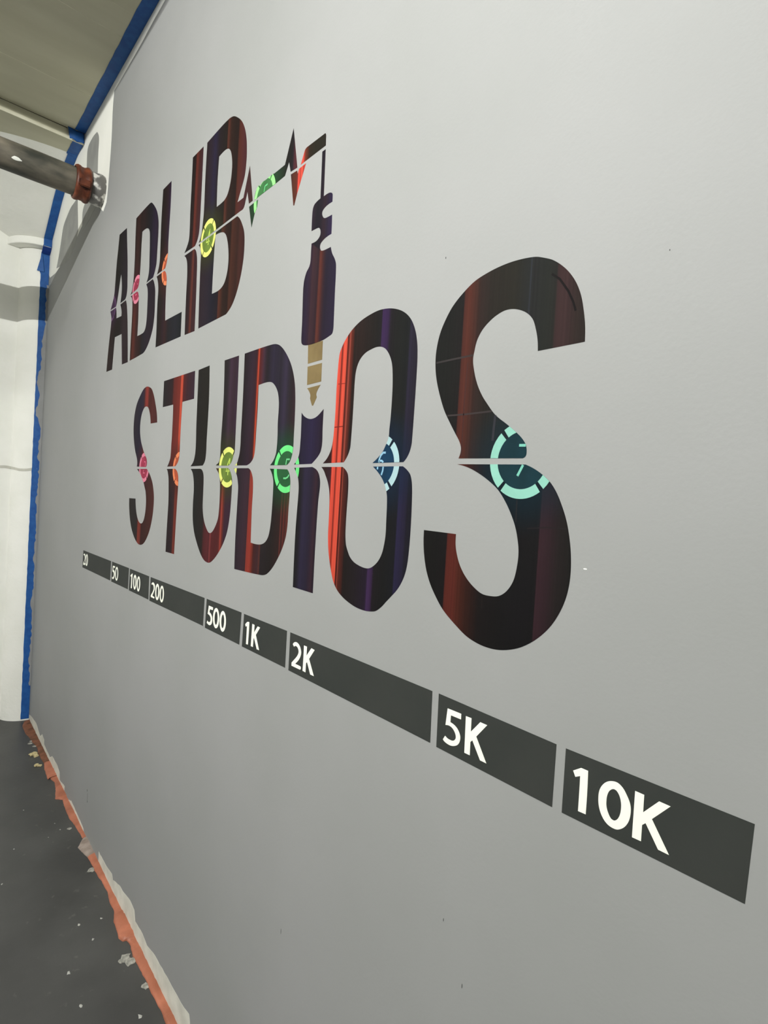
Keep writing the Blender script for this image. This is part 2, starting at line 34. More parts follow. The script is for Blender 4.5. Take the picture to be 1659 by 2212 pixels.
ST = {"A_u":[[2.7842,[44,40,36]],[2.7267,[44,38,36]],[2.6778,[52,46,50]],[2.607,[62,52,62]]],"A_l":[[2.859,[68,50,48]],[2.7798,[62,46,46]],[2.7473,[46,36,34]],[2.6733,[48,38,38]],[2.6144,[72,56,62]],[2.5461,[68,52,56]]],"D_u":[[2.4955,[60,44,40]],[2.4583,[84,50,46]],[2.4125,[46,38,36]],[2.4118,[70,46,46]],[2.336,[42,38,40]],[2.2894,[48,42,56]],[2.2433,[64,48,78]],[2.2163,[60,46,62]]],"D_l":[[2.4963,[68,44,38]],[2.4642,[124,62,52]],[2.4277,[84,48,46]],[2.3598,[52,36,34]],[2.3451,[46,44,54]],[2.2899,[60,48,62]],[2.2253,[58,44,56]],[2.2075,[54,42,50]]],"L_u":[[2.1768,[46,36,34]],[2.1426,[54,36,34]],[2.1092,[64,42,54]],[2.0867,[72,50,84]]],"L_l":[[2.1724,[44,40,38]],[2.1297,[56,38,36]],[2.1047,[66,44,56]],[2.0822,[84,50,50]],[2.052,[48,44,50]],[1.9995,[52,52,60]],[1.9806,[56,56,66]],[1.92,[42,44,48]]],"I_u":[[1.8854,[46,38,38]],[1.8563,[58,40,36]],[1.8448,[134,66,54]],[1.8231,[92,52,48]],[1.7955,[92,58,68]]],"I_l":[[1.879,[56,42,44]],[1.8527,[74,46,50]],[1.8355,[134,76,62]],[1.8262,[86,50,54]],[1.7959,[84,54,60]]],"B_u":[[1.7633,[50,40,42]],[1.7594,[62,46,52]],[1.7205,[62,50,66]],[1.7003,[62,54,86]],[1.6705,[54,42,48]],[1.6134,[46,38,30]],[1.6064,[116,68,54]],[1.5857,[66,44,36]],[1.5352,[48,34,30]],[1.5265,[110,60,46]],[1.4892,[104,58,62]],[1.4567,[90,56,60]],[1.4254,[96,66,62]]],"B_l":[[1.7666,[66,50,58]],[1.7013,[60,50,64]],[1.6674,[44,42,58]],[1.6222,[48,38,46]],[1.6167,[114,66,50]],[1.5879,[66,44,36]],[1.5541,[54,36,30]],[1.5435,[100,60,46]],[1.5037,[70,44,38]],[1.4868,[98,58,50]],[1.4611,[80,48,48]]],"H_1":[[1.4377,[62,68,60]],[1.4079,[60,70,62]]],"H_2":[[1.3611,[70,120,80]],[1.2968,[60,90,64]],[1.2831,[52,62,50]],[1.2537,[46,44,38]],[1.2224,[42,38,38]],[1.2125,[50,44,52]],[1.2025,[116,64,72]],[1.1888,[110,58,64]]],"H_3":[[1.2175,[92,58,60]],[1.2041,[120,70,50]],[1.1902,[126,66,52]],[1.184,[150,64,58]],[1.1824,[255,92,76]],[1.176,[255,104,84]],[1.1737,[190,60,50]],[1.1699,[255,100,80]],[1.1636,[255,108,88]],[1.1606,[200,64,52]],[1.1533,[240,90,72]]],"H_4":[[1.1699,[255,98,78]],[1.1616,[250,92,74]],[1.1573,[180,70,54]],[1.1524,[140,74,52]],[1.1369,[66,52,38]],[1.1123,[58,54,40]],[1.0699,[56,50,40]]],"K_c":[[1.1288,[58,46,66]],[1.1132,[66,52,78]],[1.0988,[72,50,68]],[1.0934,[90,62,70]],[1.0741,[74,52,62]],[1.0688,[68,48,56]],[1.0643,[128,72,60]],[1.0566,[118,66,58]],[1.0499,[84,54,58]],[1.0385,[56,46,64]],[0.9998,[62,52,80]]],"K_h":[[1.1107,[66,52,74]],[1.0992,[56,44,56]],[1.0864,[40,38,48]],[1.0674,[56,44,58]],[1.0563,[72,52,62]],[1.0441,[58,48,70]],[1.0253,[74,58,100]]],"i_u":[[1.1032,[54,48,70]],[1.0579,[66,56,92]],[1.0162,[60,46,64]]],"i_l":[[1.0998,[44,42,44]],[1.0898,[48,44,52]],[1.0752,[70,62,90]],[1.0475,[62,54,76]],[1.0283,[82,56,68]],[1.0169,[54,46,60]]],"S_u":[[2.3871,[64,54,66]],[2.3239,[58,52,72]],[2.2908,[70,56,80]],[2.2716,[88,54,64]],[2.2621,[156,66,56]],[2.2398,[176,70,62]],[2.2139,[104,54,50]],[2.1688,[116,62,58]],[2.1198,[110,62,62]]],"S_l":[[2.3976,[66,60,56]],[2.3183,[66,60,62]],[2.2883,[74,56,56]],[2.2787,[166,72,58]],[2.2513,[150,66,56]],[2.2383,[84,50,48]],[2.1604,[100,60,54]],[2.1115,[112,62,60]]],"T_u":[[2.0536,[56,50,52]],[1.9794,[68,48,54]],[1.9621,[84,48,50]],[1.9546,[128,58,52]],[1.9137,[146,64,56]],[1.8937,[150,62,52]],[1.8865,[228,96,70]],[1.8732,[220,90,66]],[1.8652,[120,54,54]],[1.8349,[88,52,60]],[1.7689,[78,56,74]]],"T_l":[[1.957,[62,48,48]],[1.9224,[66,48,56]],[1.8994,[84,54,56]],[1.8931,[156,72,56]],[1.877,[140,62,54]]],"U_u1":[[1.7417,[50,46,44]],[1.6478,[54,50,44]]],"U_u2":[[1.5412,[58,52,52]],[1.5185,[62,52,58]],[1.4973,[92,68,88]],[1.4787,[78,56,68]],[1.4605,[82,60,78]]],"U_l":[[1.7237,[54,54,52]],[1.6453,[62,52,50]],[1.6344,[110,54,58]],[1.6068,[124,60,66]],[1.5927,[112,56,60]],[1.587,[164,78,78]],[1.5772,[120,56,58]],[1.5344,[112,54,56]],[1.5222,[130,60,58]],[1.5161,[190,82,66]],[1.5069,[140,66,54]],[1.4945,[86,56,72]],[1.4598,[84,58,76]]],"d_u":[[1.4192,[52,42,42]],[1.3929,[62,48,60]],[1.3662,[74,54,70]],[1.344,[80,50,58]],[1.3389,[140,56,44]],[1.3337,[226,94,62]],[1.3274,[126,52,44]],[1.3041,[88,64,80]],[1.2857,[54,46,50]],[1.2558,[66,58,80]],[1.214,[60,54,66]],[1.1887,[78,68,92]],[1.163,[62,54,58]],[1.1431,[74,54,62]]],"d_l":[[1.4125,[68,54,64]],[1.3731,[82,60,74]],[1.3507,[86,58,66]],[1.3467,[172,70,56]],[1.3274,[182,72,58]],[1.3116,[128,60,50]],[1.3065,[96,52,50]],[1.2837,[86,56,64]],[1.2734,[124,72,62]],[1.2698,[60,50,54]],[1.2204,[52,44,44]],[1.1773,[70,48,46]],[1.1746,[158,74,64]],[1.1719,[80,50,48]],[1.1642,[84,52,50]],[1.1614,[146,68,58]],[1.1572,[80,50,48]],[1.1448,[130,70,62]]],"O_u":[[0.9884,[70,44,44]],[0.9741,[90,46,44]],[0.9713,[255,104,80]],[0.9592,[255,94,72]],[0.9581,[160,56,46]],[0.9529,[170,60,48]],[0.9512,[255,100,76]],[0.9397,[255,104,80]],[0.9384,[100,38,30]],[0.9327,[140,66,54]],[0.9284,[200,100,82]],[0.9268,[140,66,50]],[0.9194,[112,58,46]],[0.9133,[44,40,34]],[0.9089,[64,46,42]],[0.8387,[42,40,38]],[0.8283,[48,42,48]],[0.8269,[88,62,110]],[0.8097,[78,54,98]],[0.8018,[48,42,48]],[0.7827,[42,42,40]],[0.7557,[40,42,42]],[0.7456,[42,44,46]],[0.7444,[64,58,80]],[0.7308,[60,54,72]],[0.7228,[56,50,64]]],"O_l":[[0.9943,[70,46,44]],[0.9761,[80,52,66]],[0.9719,[120,54,50]],[0.9703,[255,100,78]],[0.9583,[250,94,72]],[0.9569,[150,52,40]],[0.9523,[190,64,50]],[0.9507,[250,98,74]],[0.9369,[255,102,78]],[0.9353,[104,38,28]],[0.93,[120,54,46]],[0.9285,[196,98,78]],[0.9269,[120,58,46]],[0.9117,[84,48,42]],[0.9083,[56,40,38]],[0.9083,[48,40,38]],[0.871,[52,44,48]],[0.8331,[56,44,62]],[0.8289,[66,48,74]],[0.8271,[94,68,114]],[0.8149,[84,58,98]],[0.8092,[46,40,44]],[0.7797,[38,38,38]],[0.7504,[40,40,46]],[0.7487,[64,58,94]],[0.7294,[58,52,78]],[0.7227,[44,42,54]]],"s_u":[[0.6721,[44,44,42]],[0.6428,[42,42,40]],[0.6146,[46,42,42]],[0.6128,[110,64,54]],[0.6016,[122,70,58]],[0.5907,[100,64,54]],[0.5778,[72,56,52]],[0.5575,[60,54,48]],[0.5108,[58,56,48]],[0.4849,[58,60,60]],[0.484,[82,88,100]],[0.4825,[58,58,58]],[0.4556,[54,56,52]],[0.4388,[54,54,50]],[0.4376,[90,66,66]],[0.4181,[86,64,64]],[0.4055,[72,58,54]],[0.3911,[62,54,50]]],"s_l":[[0.6728,[36,34,32]],[0.642,[34,32,32]],[0.6204,[38,32,34]],[0.6186,[122,60,50]],[0.5983,[124,62,52]],[0.5913,[108,58,46]],[0.5704,[76,46,38]],[0.5441,[40,34,34]],[0.5048,[34,32,32]],[0.4728,[34,32,34]],[0.4406,[34,32,34]],[0.4393,[82,56,64]],[0.4232,[72,52,58]],[0.4087,[56,48,48]],[0.388,[44,42,40]]]}
RING = {"1":[2.811,2.556],"2a":[2.4455,2.555],"3a":[2.0845,2.5407],"4a":[1.7203,2.5378],"5a":[1.3533,2.5325],"2b":[2.2367,1.8011],"3b":[1.8667,1.7937],"4b":[1.4888,1.7974],"5b":[1.1618,1.7912],"6":[0.8114,1.7998],"7":[0.479,1.8029]}
DG = {"7":[[[0.4851,1.8258],[0.4733,1.8254]],[[0.4759,1.7955],[0.4847,1.7788]]],"6":[[[0.7931,1.8224],[0.8005,1.8226],[0.8071,1.8174],[0.8114,1.8089],[0.8127,1.8032]],[[0.812,1.8039],[0.8082,1.8068],[0.8041,1.8068],[0.8004,1.8047],[0.7991,1.8031]],[[0.815,1.7946],[0.8152,1.7896]],[[0.7983,1.7948],[0.7989,1.7875],[0.8025,1.7783]]],"5b":[[[1.1475,1.8151],[1.1619,1.8154],[1.1646,1.802]],[[1.1469,1.7773],[1.1524,1.7715],[1.1617,1.7682],[1.1729,1.7684]]],"5a":[[[1.3382,2.5591],[1.3429,2.5589],[1.3524,2.5586],[1.3564,2.5447]]],"4b":[[[1.4771,1.8236],[1.4916,1.8031]],[[1.4759,1.8236],[1.4777,1.8061]],[[1.4941,1.7935],[1.5005,1.7863],[1.4753,1.7863]],[[1.485,1.7927],[1.486,1.7743]]],"4a":[[[1.707,2.5627],[1.7187,2.5431]],[[1.7077,2.5607],[1.7089,2.5421]],[[1.7268,2.5369],[1.7328,2.527],[1.7066,2.5238]],[[1.7141,2.535],[1.7169,2.5146]]],"2b":[[[2.2361,1.8227],[2.227,1.8238],[2.2204,1.8164],[2.2259,1.8043]],[[2.2404,1.7898],[2.2462,1.7788],[2.2276,1.7788]]],"2a":[[[2.4417,2.5757],[2.437,2.5776]],[[2.4435,2.534],[2.4605,2.5349],[2.4582,2.5312]]],"1":[[[2.7954,2.5069],[2.8087,2.4991]]]}
LET = [["A",["A_u","A_l"],["1"],"narrow dark brown letter A, first letter of the upper word"],["D",["D_u","D_l"],["2a"],"narrow letter D with pink ring on its stem, in the upper word"],["L",["L_u","L_l"],["3a"],"narrow dark letter L with orange ring, in the upper word"],["I",["I_u","I_l"],[],"slim reddish brown letter I standing between L and B in the upper word"],["B",["B_u","B_l"],["4a"],"tall letter B with yellow ring, last letter of the upper word"],["S",["S_u","S_l"],["2b"],"small narrow letter S with pink ring, first letter of the lower word"],["T",["T_u","T_l"],["3b"],"letter T with bright orange stripe and orange ring, in the lower word"],["U",["U_u1","U_u2","U_l"],["4b"],"letter U with yellow ring on its right stroke, in the lower word"],["d",["d_u","d_l"],["5b","4b"],"letter D with green ring on its bowl, in the lower word"],["i",["i_u","i_l"],["5b"],"dark purple letter I with notched top under the plug tip, in the lower word"],["O",["O_u","O_l"],["6"],"letter O with bright red striped left side and blue ring, in the lower word"],["s",["s_u","s_l"],["7"],"very large letter S with pale teal ring, last letter of the lower word"]]
BARS = [["20",[[3.1441,1.3703,1],[2.6294,1.3776,1],[2.629,1.2891,1],[3.1482,1.2797,1]],[["P",[[3.1328,1.3489],[3.1206,1.3553],[3.1044,1.3541],[3.0923,1.3464],[3.0907,1.3381],[3.1017,1.3263],[3.1146,1.3102,1],[3.09,1.3068,1],[3.091,1.2986,1],[3.1321,1.2954,1],[3.1335,1.3025,1],[3.1139,1.3208],[3.1044,1.3351],[3.1105,1.3442],[3.1176,1.348],[3.1277,1.3448,1]]],["Z",3.0649,1.3283,0.0232,0.0307,0.4,0.72]]],["50",[[2.6134,1.3777,1],[2.3653,1.3814,1],[2.367,1.2923,1],[2.6112,1.2873,1]],[["P",[[2.5966,1.3609,1],[2.5629,1.3632,1],[2.5654,1.3546,1],[2.5877,1.355,1],[2.5886,1.3439,1],[2.5696,1.3409],[2.5622,1.3313],[2.5657,1.3173],[2.5754,1.3057],[2.5866,1.302],[2.6015,1.3035,1],[2.5988,1.3111,1],[2.588,1.3104],[2.5798,1.3152],[2.5761,1.3259],[2.5819,1.3324],[2.6001,1.3349,1]]],["Z",2.5344,1.3335,0.0226,0.0306,0.5,0.72]]],["100",[[2.3528,1.381,1],[2.1147,1.3839,1],[2.111,1.2951,1],[2.3531,1.2908,1]],[["P",[[2.3408,1.3545,1],[2.3196,1.3657,1],[2.3136,1.3648,1],[2.315,1.337],[2.3151,1.3048,1],[2.329,1.3042,1],[2.3275,1.3293],[2.3283,1.3509,1],[2.3383,1.3508,1]]],["Z",2.2805,1.3359,0.0208,0.0301,0.4,0.66],["Z",2.2344,1.3359,0.0208,0.0303,0.45,0.7]]],["200",[[2.0976,1.3839,1],[1.6021,1.3919,1],[1.6035,1.3041,1],[2.0993,1.2934,1]],[["P",[[2.0842,1.3607],[2.0698,1.368],[2.0557,1.3662],[2.0461,1.3583],[2.0462,1.3468],[2.0542,1.335],[2.0686,1.3183,1],[2.0447,1.3157,1],[2.0481,1.3104,1],[2.0861,1.31,1],[2.0855,1.317,1],[2.0663,1.334],[2.0588,1.3458],[2.0607,1.3539],[2.0685,1.359],[2.0806,1.357,1]]],["Z",2.0185,1.3402,0.022,0.0304,0.45,0.68],["Z",1.9715,1.3406,0.0213,0.0304,0.48,0.7]]],["500",[[1.5862,1.3921,1],[1.3549,1.3953,1],[1.3579,1.3048,1],[1.5882,1.3018,1]],[["P",[[1.5677,1.3747,1],[1.5375,1.3745,1],[1.5376,1.3662,1],[1.5588,1.3649,1],[1.5611,1.3558,1],[1.5493,1.3522],[1.5405,1.3444],[1.5382,1.3354],[1.5409,1.3253],[1.5493,1.3185],[1.5575,1.3164],[1.5766,1.3195,1],[1.5733,1.3275,1],[1.5629,1.3248],[1.5559,1.3263],[1.5509,1.3315],[1.5504,1.3388],[1.5563,1.3448],[1.573,1.3481,1]]],["Z",1.5129,1.3471,0.0217,0.0303,0.48,0.66],["Z",1.4674,1.3471,0.021,0.0303,0.45,0.66]]],["1K",[[1.3397,1.3946,1],[1.1165,1.3975,1],[1.1159,1.3071,1],[1.3425,1.304,1]],[["P",[[1.3297,1.3677,1],[1.3173,1.3773],[1.3069,1.3784,1],[1.3067,1.3572],[1.3082,1.3174,1],[1.3193,1.3162,1],[1.3191,1.3438],[1.3193,1.3653,1],[1.3262,1.3623,1]]],["P",[[1.2901,1.3776,1],[1.2777,1.3775,1],[1.2782,1.3571,1],[1.2606,1.3773,1],[1.2473,1.3768,1],[1.2679,1.3529,1],[1.2466,1.3176,1],[1.2591,1.3169,1],[1.277,1.3429,1],[1.2792,1.3393,1],[1.2802,1.3176,1],[1.292,1.3173,1],[1.2914,1.3448]]]]],["2K",[[1.1013,1.3976,1],[0.6317,1.3994,1],[0.6294,1.3083,1],[1.1005,1.3055,1]],[["P",[[1.087,1.3721,1],[1.0831,1.3767],[1.0767,1.3798],[1.069,1.3804],[1.0623,1.3784],[1.0552,1.3733],[1.0507,1.3661],[1.0494,1.3611],[1.051,1.353],[1.0584,1.3415],[1.0725,1.3288,1],[1.0506,1.3288],[1.0475,1.3279,1],[1.0473,1.3226,1],[1.0509,1.3207,1],[1.0878,1.3201,1],[1.088,1.3277,1],[1.0788,1.3362],[1.0677,1.3469],[1.062,1.3549],[1.0604,1.3607],[1.0626,1.3661],[1.0668,1.3698],[1.0714,1.3711],[1.0757,1.3707],[1.0815,1.3674,1]]],["P",[[1.0394,1.3807,1],[1.0268,1.3809,1],[1.0268,1.3602,1],[1.0088,1.3819,1],[0.9957,1.3808,1],[1.0156,1.3555,1],[0.9931,1.3219,1],[1.0078,1.3217,1],[1.0232,1.3462,1],[1.027,1.3423,1],[1.0272,1.3209,1],[1.0396,1.3212,1],[1.0391,1.3473]]]]],["5K",[[0.6166,1.4,1],[0.3897,1.3979,1],[0.39,1.3071,1],[0.6147,1.3069,1]],[["P",[[0.5943,1.3815,1],[0.5642,1.3822,1],[0.5639,1.3728,1],[0.5861,1.3722,1],[0.5864,1.3603,1],[0.5786,1.359],[0.5719,1.3559],[0.5667,1.351],[0.5635,1.3449],[0.5633,1.3382],[0.5655,1.3318],[0.5695,1.3272],[0.5748,1.324],[0.5819,1.3217],[0.5909,1.3218],[0.5977,1.3236],[0.6006,1.3257,1],[0.5962,1.3336,1],[0.5909,1.3312],[0.5851,1.3306],[0.5795,1.3311],[0.5752,1.3337],[0.5728,1.338],[0.5732,1.3425],[0.5769,1.3485],[0.582,1.3522],[0.5887,1.3536],[0.5969,1.3518,1]]],["P",[[0.5543,1.3819,1],[0.5424,1.3824,1],[0.542,1.3604,1],[0.5244,1.3822,1],[0.5106,1.3822,1],[0.5306,1.3565,1],[0.5076,1.3219,1],[0.5202,1.3218,1],[0.5379,1.3475,1],[0.5417,1.3434,1],[0.5412,1.3215,1],[0.5527,1.3213,1],[0.5535,1.3516]]]]],["10K",[[0.3752,1.3978,1],[0.1508,1.4019,1],[0.1542,1.3112,1],[0.375,1.3067,1]],[["P",[[0.3622,1.3719,1],[0.351,1.3803,1],[0.3409,1.3804,1],[0.3401,1.3524],[0.3401,1.321,1],[0.3512,1.3203,1],[0.3513,1.3473],[0.3515,1.3687,1],[0.3584,1.3647,1]]],["O",[[0.3089,1.3804],[0.3004,1.3818],[0.2935,1.3782],[0.2879,1.3713],[0.2836,1.3638],[0.2818,1.3572],[0.2817,1.3488],[0.2833,1.3395],[0.2873,1.3309],[0.2917,1.3257],[0.298,1.3216],[0.3077,1.3217],[0.3138,1.325],[0.3192,1.3316],[0.3229,1.3406],[0.3243,1.3497],[0.3238,1.3607],[0.3209,1.3688],[0.3155,1.3761]],[[0.3054,1.3714],[0.3015,1.3712],[0.2974,1.3669],[0.2945,1.3587],[0.2939,1.3505],[0.2951,1.3413],[0.298,1.3347],[0.3016,1.3315],[0.3055,1.3319],[0.3097,1.3371],[0.3127,1.3444],[0.3134,1.3518],[0.3128,1.3598],[0.3104,1.3667]]],["P",[[0.278,1.3813,1],[0.2668,1.3813,1],[0.2666,1.3593,1],[0.249,1.3814,1],[0.2357,1.3813,1],[0.2558,1.356,1],[0.2336,1.3228,1],[0.2462,1.3227,1],[0.2628,1.3474,1],[0.2668,1.3431,1],[0.2667,1.3224,1],[0.2779,1.3218,1],[0.278,1.3525]]]]]]
BEAD = [[[-0.0536,4.3899],[-0.0526,4.2391],[-0.0439,4.1825],[-0.0388,4.0966],[-0.0258,3.9847],[-0.0352,3.8998],[-0.0299,3.731],[-0.04,3.6497],[-0.0451,3.5138],[-0.0331,3.5222],[-0.0202,3.4636],[-0.0303,3.3808],[-0.0515,3.2733],[-0.0364,3.2603],[-0.0218,3.2444],[-0.0272,3.1697],[-0.0298,3.0393],[-0.0214,2.9639],[-0.0172,2.8822],[-0.0145,2.8267]],[[-0.0274,2.667],[-0.0251,2.567],[-0.024,2.511],[-0.0184,2.4676],[-0.0163,2.388],[-0.0256,2.3156],[-0.0233,2.2608],[-0.0404,2.202],[-0.0433,2.1583],[-0.0479,2.1093],[-0.0409,2.0834],[-0.0266,2.0794],[-0.0235,2.0451],[-0.0307,1.9925],[-0.0286,1.9357],[-0.0258,1.8654],[-0.0272,1.8194],[-0.025,1.7543],[-0.0226,1.7168],[-0.0255,1.6671]]]
LUMP = [[-0.0145,2.8267],[-0.0467,2.7697],[-0.0411,2.7275],[-0.0274,2.667]]
WHITE_STRIPS = [[[4.542,0.0311],[4.3789,0.058],[4.199,0.0749],[4.0539,0.0414],[3.9943,0.0788],[3.9205,0.0691],[3.9153,0.0411],[3.729,0.0339],[3.6549,0.068],[3.5184,0.0712],[3.4519,0.0601],[3.4425,0.0173],[3.3143,0.0393],[3.3137,-0.0019]],[[3.2618,-0.0099],[3.1499,0.0329],[3.0745,0.029],[2.9544,0.0243],[2.8842,0.0186],[2.866,-0.0028]],[[2.599,0.0521],[2.5326,0.0551],[2.45,0.0583],[2.3917,0.0702],[2.3754,0.052],[2.2882,0.0826],[2.2234,0.0859],[2.1424,0.1041],[2.0918,0.0973],[2.0769,0.063],[1.9933,0.071],[1.9393,0.062],[1.8568,0.0804],[1.8091,0.0822],[1.7186,0.0887],[1.6549,0.0899],[1.5945,0.0938],[1.5574,0.1045],[1.5447,0.0807]]]
PATCH = [[2.2636,3.6394,1],[2.4086,3.6425],[2.556,3.6401],[2.6857,3.6439],[2.8267,3.648],[2.9647,3.6533,1],[2.9767,3.5832],[2.9736,3.4243],[2.9882,3.2726],[3.0025,3.1646],[3.0131,3.1297,1],[3.0682,3.1036,1],[3.158,3.1595,1],[3.331,3.2249,1],[3.3984,3.2089],[3.5745,3.1787],[3.7778,3.1378],[4.0362,3.123],[4.2525,3.1172,1],[4.4469,3.1382,1],[4.6624,3.3295],[4.7321,3.6204],[4.2636,3.7059],[4.073,3.8078],[3.6423,3.8092],[2.9598,3.7645],[2.3924,3.7222,1]]
STROKES = [[[3.2745,3.598,1],[3.3887,3.6135],[3.4763,3.597],[3.4793,3.5032],[3.4643,3.3917],[3.4597,3.3129],[3.5268,3.2727],[3.5139,3.1507,1],[3.3891,3.1601,1],[3.1906,3.1882,1],[3.2188,3.3434,1],[3.2285,3.4681],[3.2281,3.5476]],[[3.6769,3.4077,1],[3.7352,3.405],[3.8613,3.4095],[3.9586,3.3928],[4.0597,3.3604],[4.1026,3.3003],[4.1562,3.2179],[4.2277,3.1412,1],[3.9622,3.0959,1],[3.7135,3.1208],[3.6213,3.1862,1],[3.667,3.3581,1]]]
SEAMS = [3.18,2.648,2.488]
MARKS = [[1.0684,0.6832,0.0008,0.007,1],[0.5744,1.026,0.0008,0.003,1],[0.5271,0.946,0.0008,0.004,1],[0.2831,2.0615,0.0007,0.0012,1],[0.3652,1.6515,0.0028,0.0009,0],[0.6645,2.1639,0.001,0.002,1]]
PSEAM = {"s":[[[[0.6715,1.9796],[0.6278,1.98],[0.588,1.98]],0.0016,[92,86,86]],[[[0.637,1.8828],[0.5952,1.8821],[0.542,1.8828]],0.0015,[96,88,88]],[[[0.5984,1.9695],[0.6004,1.9055],[0.5998,1.8103]],0.0009,[100,74,74]],[[[0.5341,1.8757],[0.5356,1.8541],[0.5364,1.8348]],0.0022,[84,84,92]],[[[0.4481,2.0768],[0.4342,2.0655],[0.4191,2.0444],[0.41,2.0265],[0.4056,2.0135]],0.0016,[40,36,36]],[[[0.4829,1.7435],[0.4825,1.7266],[0.4823,1.708]],0.001,[66,64,66]],[[[0.5373,1.5835],[0.5365,1.564]],0.001,[62,56,54]],[[[0.4616,1.6996],[0.4278,1.7038],[0.3958,1.7044]],0.001,[60,54,56]]],"O":[[[[0.9649,1.9773],[0.9392,1.9758]],0.0008,[170,60,48]],[[[0.9685,1.8828],[0.9389,1.8831]],0.001,[150,54,44]]]}

# ------------------------------------------------------------------ helpers
def srgb(c):
    return tuple((v / 255 / 12.92 if v / 255 <= .04045 else ((v / 255 + .055) / 1.055) ** 2.4) for v in c)
def tag(o, label=None, cat=None, group=None, kind=None):
    if label: o['label'] = label
    if cat: o['category'] = cat
    if group: o['group'] = group
    if kind: o['kind'] = kind
    return o
def empty(name, loc, label, cat, group=None):
    o = bpy.data.objects.new(name, None); C.objects.link(o); o.location = loc; o.empty_display_size = .05
    return tag(o, label, cat, group)
def mesh_obj(name, verts, faces, mat, parent=None, smooth=False):
    me = bpy.data.meshes.new(name); me.from_pydata([tuple(v) for v in verts], [], faces)
    bm = bmesh.new(); bm.from_mesh(me); bmesh.ops.recalc_face_normals(bm, faces=bm.faces)
    for f in bm.faces: f.smooth = smooth
    bm.to_mesh(me); bm.free(); me.materials.append(mat)
    o = bpy.data.objects.new(name, me); C.objects.link(o)
    if parent:
        o.parent = parent
    return o
def box(name, a, b, mat, parent=None, bevel=0):
    bm = bmesh.new(); bmesh.ops.create_cube(bm, size=1)
    for v in bm.verts: v.co = Vector([(a[i] + b[i]) / 2 + v.co[i] * (b[i] - a[i]) for i in range(3)])
    if bevel: bmesh.ops.bevel(bm, geom=list(bm.edges), offset=bevel, segments=2, affect='EDGES')
    me = bpy.data.meshes.new(name); bm.to_mesh(me); bm.free(); me.materials.append(mat)
    o = bpy.data.objects.new(name, me); C.objects.link(o)
    if parent: o.parent = parent
    return o
def curve(pts, n=5):
    """closed outline through traced points; a third entry marks a corner"""
    N = len(pts); out = []
    for i in range(N):
        p0, p1, p2, p3 = pts[i - 1], pts[i], pts[(i + 1) % N], pts[(i + 2) % N]
        c1, c2 = len(p1) > 2, len(p2) > 2
        a = Vector(p1[:2]); b = Vector(p2[:2])
        out.append(a)
        if c1 and c2: continue
        d = (b - a).length
        def tan(pm, p, pn):
            u, v = Vector(p[:2]) - Vector(pm[:2]), Vector(pn[:2]) - Vector(p[:2])
            t = u * v.length + v * u.length; s = u.length + v.length
            return (t / s) * (d / max(min(s / 2, 3 * d), 1e-6)) if s else t
        ta = None if c1 else tan(p0, p1, p2); tb = None if c2 else tan(p1, p2, p3)
        if ta is None: ta = (b - a) * 1.5 - tb * .5
        if tb is None: tb = (b - a) * 1.5 - ta * .5
        if ta.length > 1.5 * d: ta *= 1.5 * d / ta.length
        if tb.length > 1.5 * d: tb *= 1.5 * d / tb.length
        for k in range(1, n):
            t = k / n; t2, t3 = t * t, t * t * t
            out.append(a * (2 * t3 - 3 * t2 + 1) + ta * (t3 - 2 * t2 + t) + b * (-2 * t3 + 3 * t2) + tb * (t3 - t2))
    return out
def slab(loops, x0, x1, origin):
    """prism of wall outlines (outer loop, then holes) from wall face x1 out to x0; returns verts, faces"""
    oy, oz = origin[1], origin[2]; flat = [p for l in loops for p in l]
    n = len(flat)
    V = [(x0 - origin[0], p[0] - oy, p[1] - oz) for p in flat] + [(x1 - origin[0], p[0] - oy, p[1] - oz) for p in flat]
    tris = tessellate_polygon([[Vector((p[0], p[1], 0)) for p in l] for l in loops])
    F = [tuple(t) for t in tris]; k = 0
    for l in loops:
        m = len(l)
        for i in range(m):
            a, b = k + i, k + (i + 1) % m
            F.append((a, b, b + n, a + n))
        k += m
    return V, F
def decal(name, loops, mat, parent, depth, origin=None, base=.0006):
    og = origin if origin else (parent.location if parent else Vector((0, 0, 0)))
    V, F = slab(loops, -depth, base, og)
    me = bpy.data.meshes.new(name); me.from_pydata(V, [], F); me.materials.append(mat)
    nt = len(F) - sum(len(l) for l in loops)
    # front face must look into the room (-x)
    for p in me.polygons[:nt]:
        if p.normal.x > 0: p.flip()
    o = bpy.data.objects.new(name, me); C.objects.link(o)
    if parent: o.parent = parent
    return o
def clip(poly, cell):
    """Sutherland-Hodgman: outline cut by a convex counter-clockwise cell"""
    out = poly
    for i in range(len(cell)):
        a, b = cell[i], cell[(i + 1) % len(cell)]; e = b - a; inp = out; out = []
        if not inp: break
        for j in range(len(inp)):
            p, q = inp[j - 1], inp[j]
            sp = e.x * (p.y - a.y) - e.y * (p.x - a.x); sq = e.x * (q.y - a.y) - e.y * (q.x - a.x)
            if (sp >= 0) != (sq >= 0):
                t = sp / (sp - sq); out.append(p + (q - p) * t)
            if sq >= 0: out.append(q)
    return out
def area(l): return .5 * sum(l[i - 1].x * l[i].y - l[i].x * l[i - 1].y for i in range(len(l)))
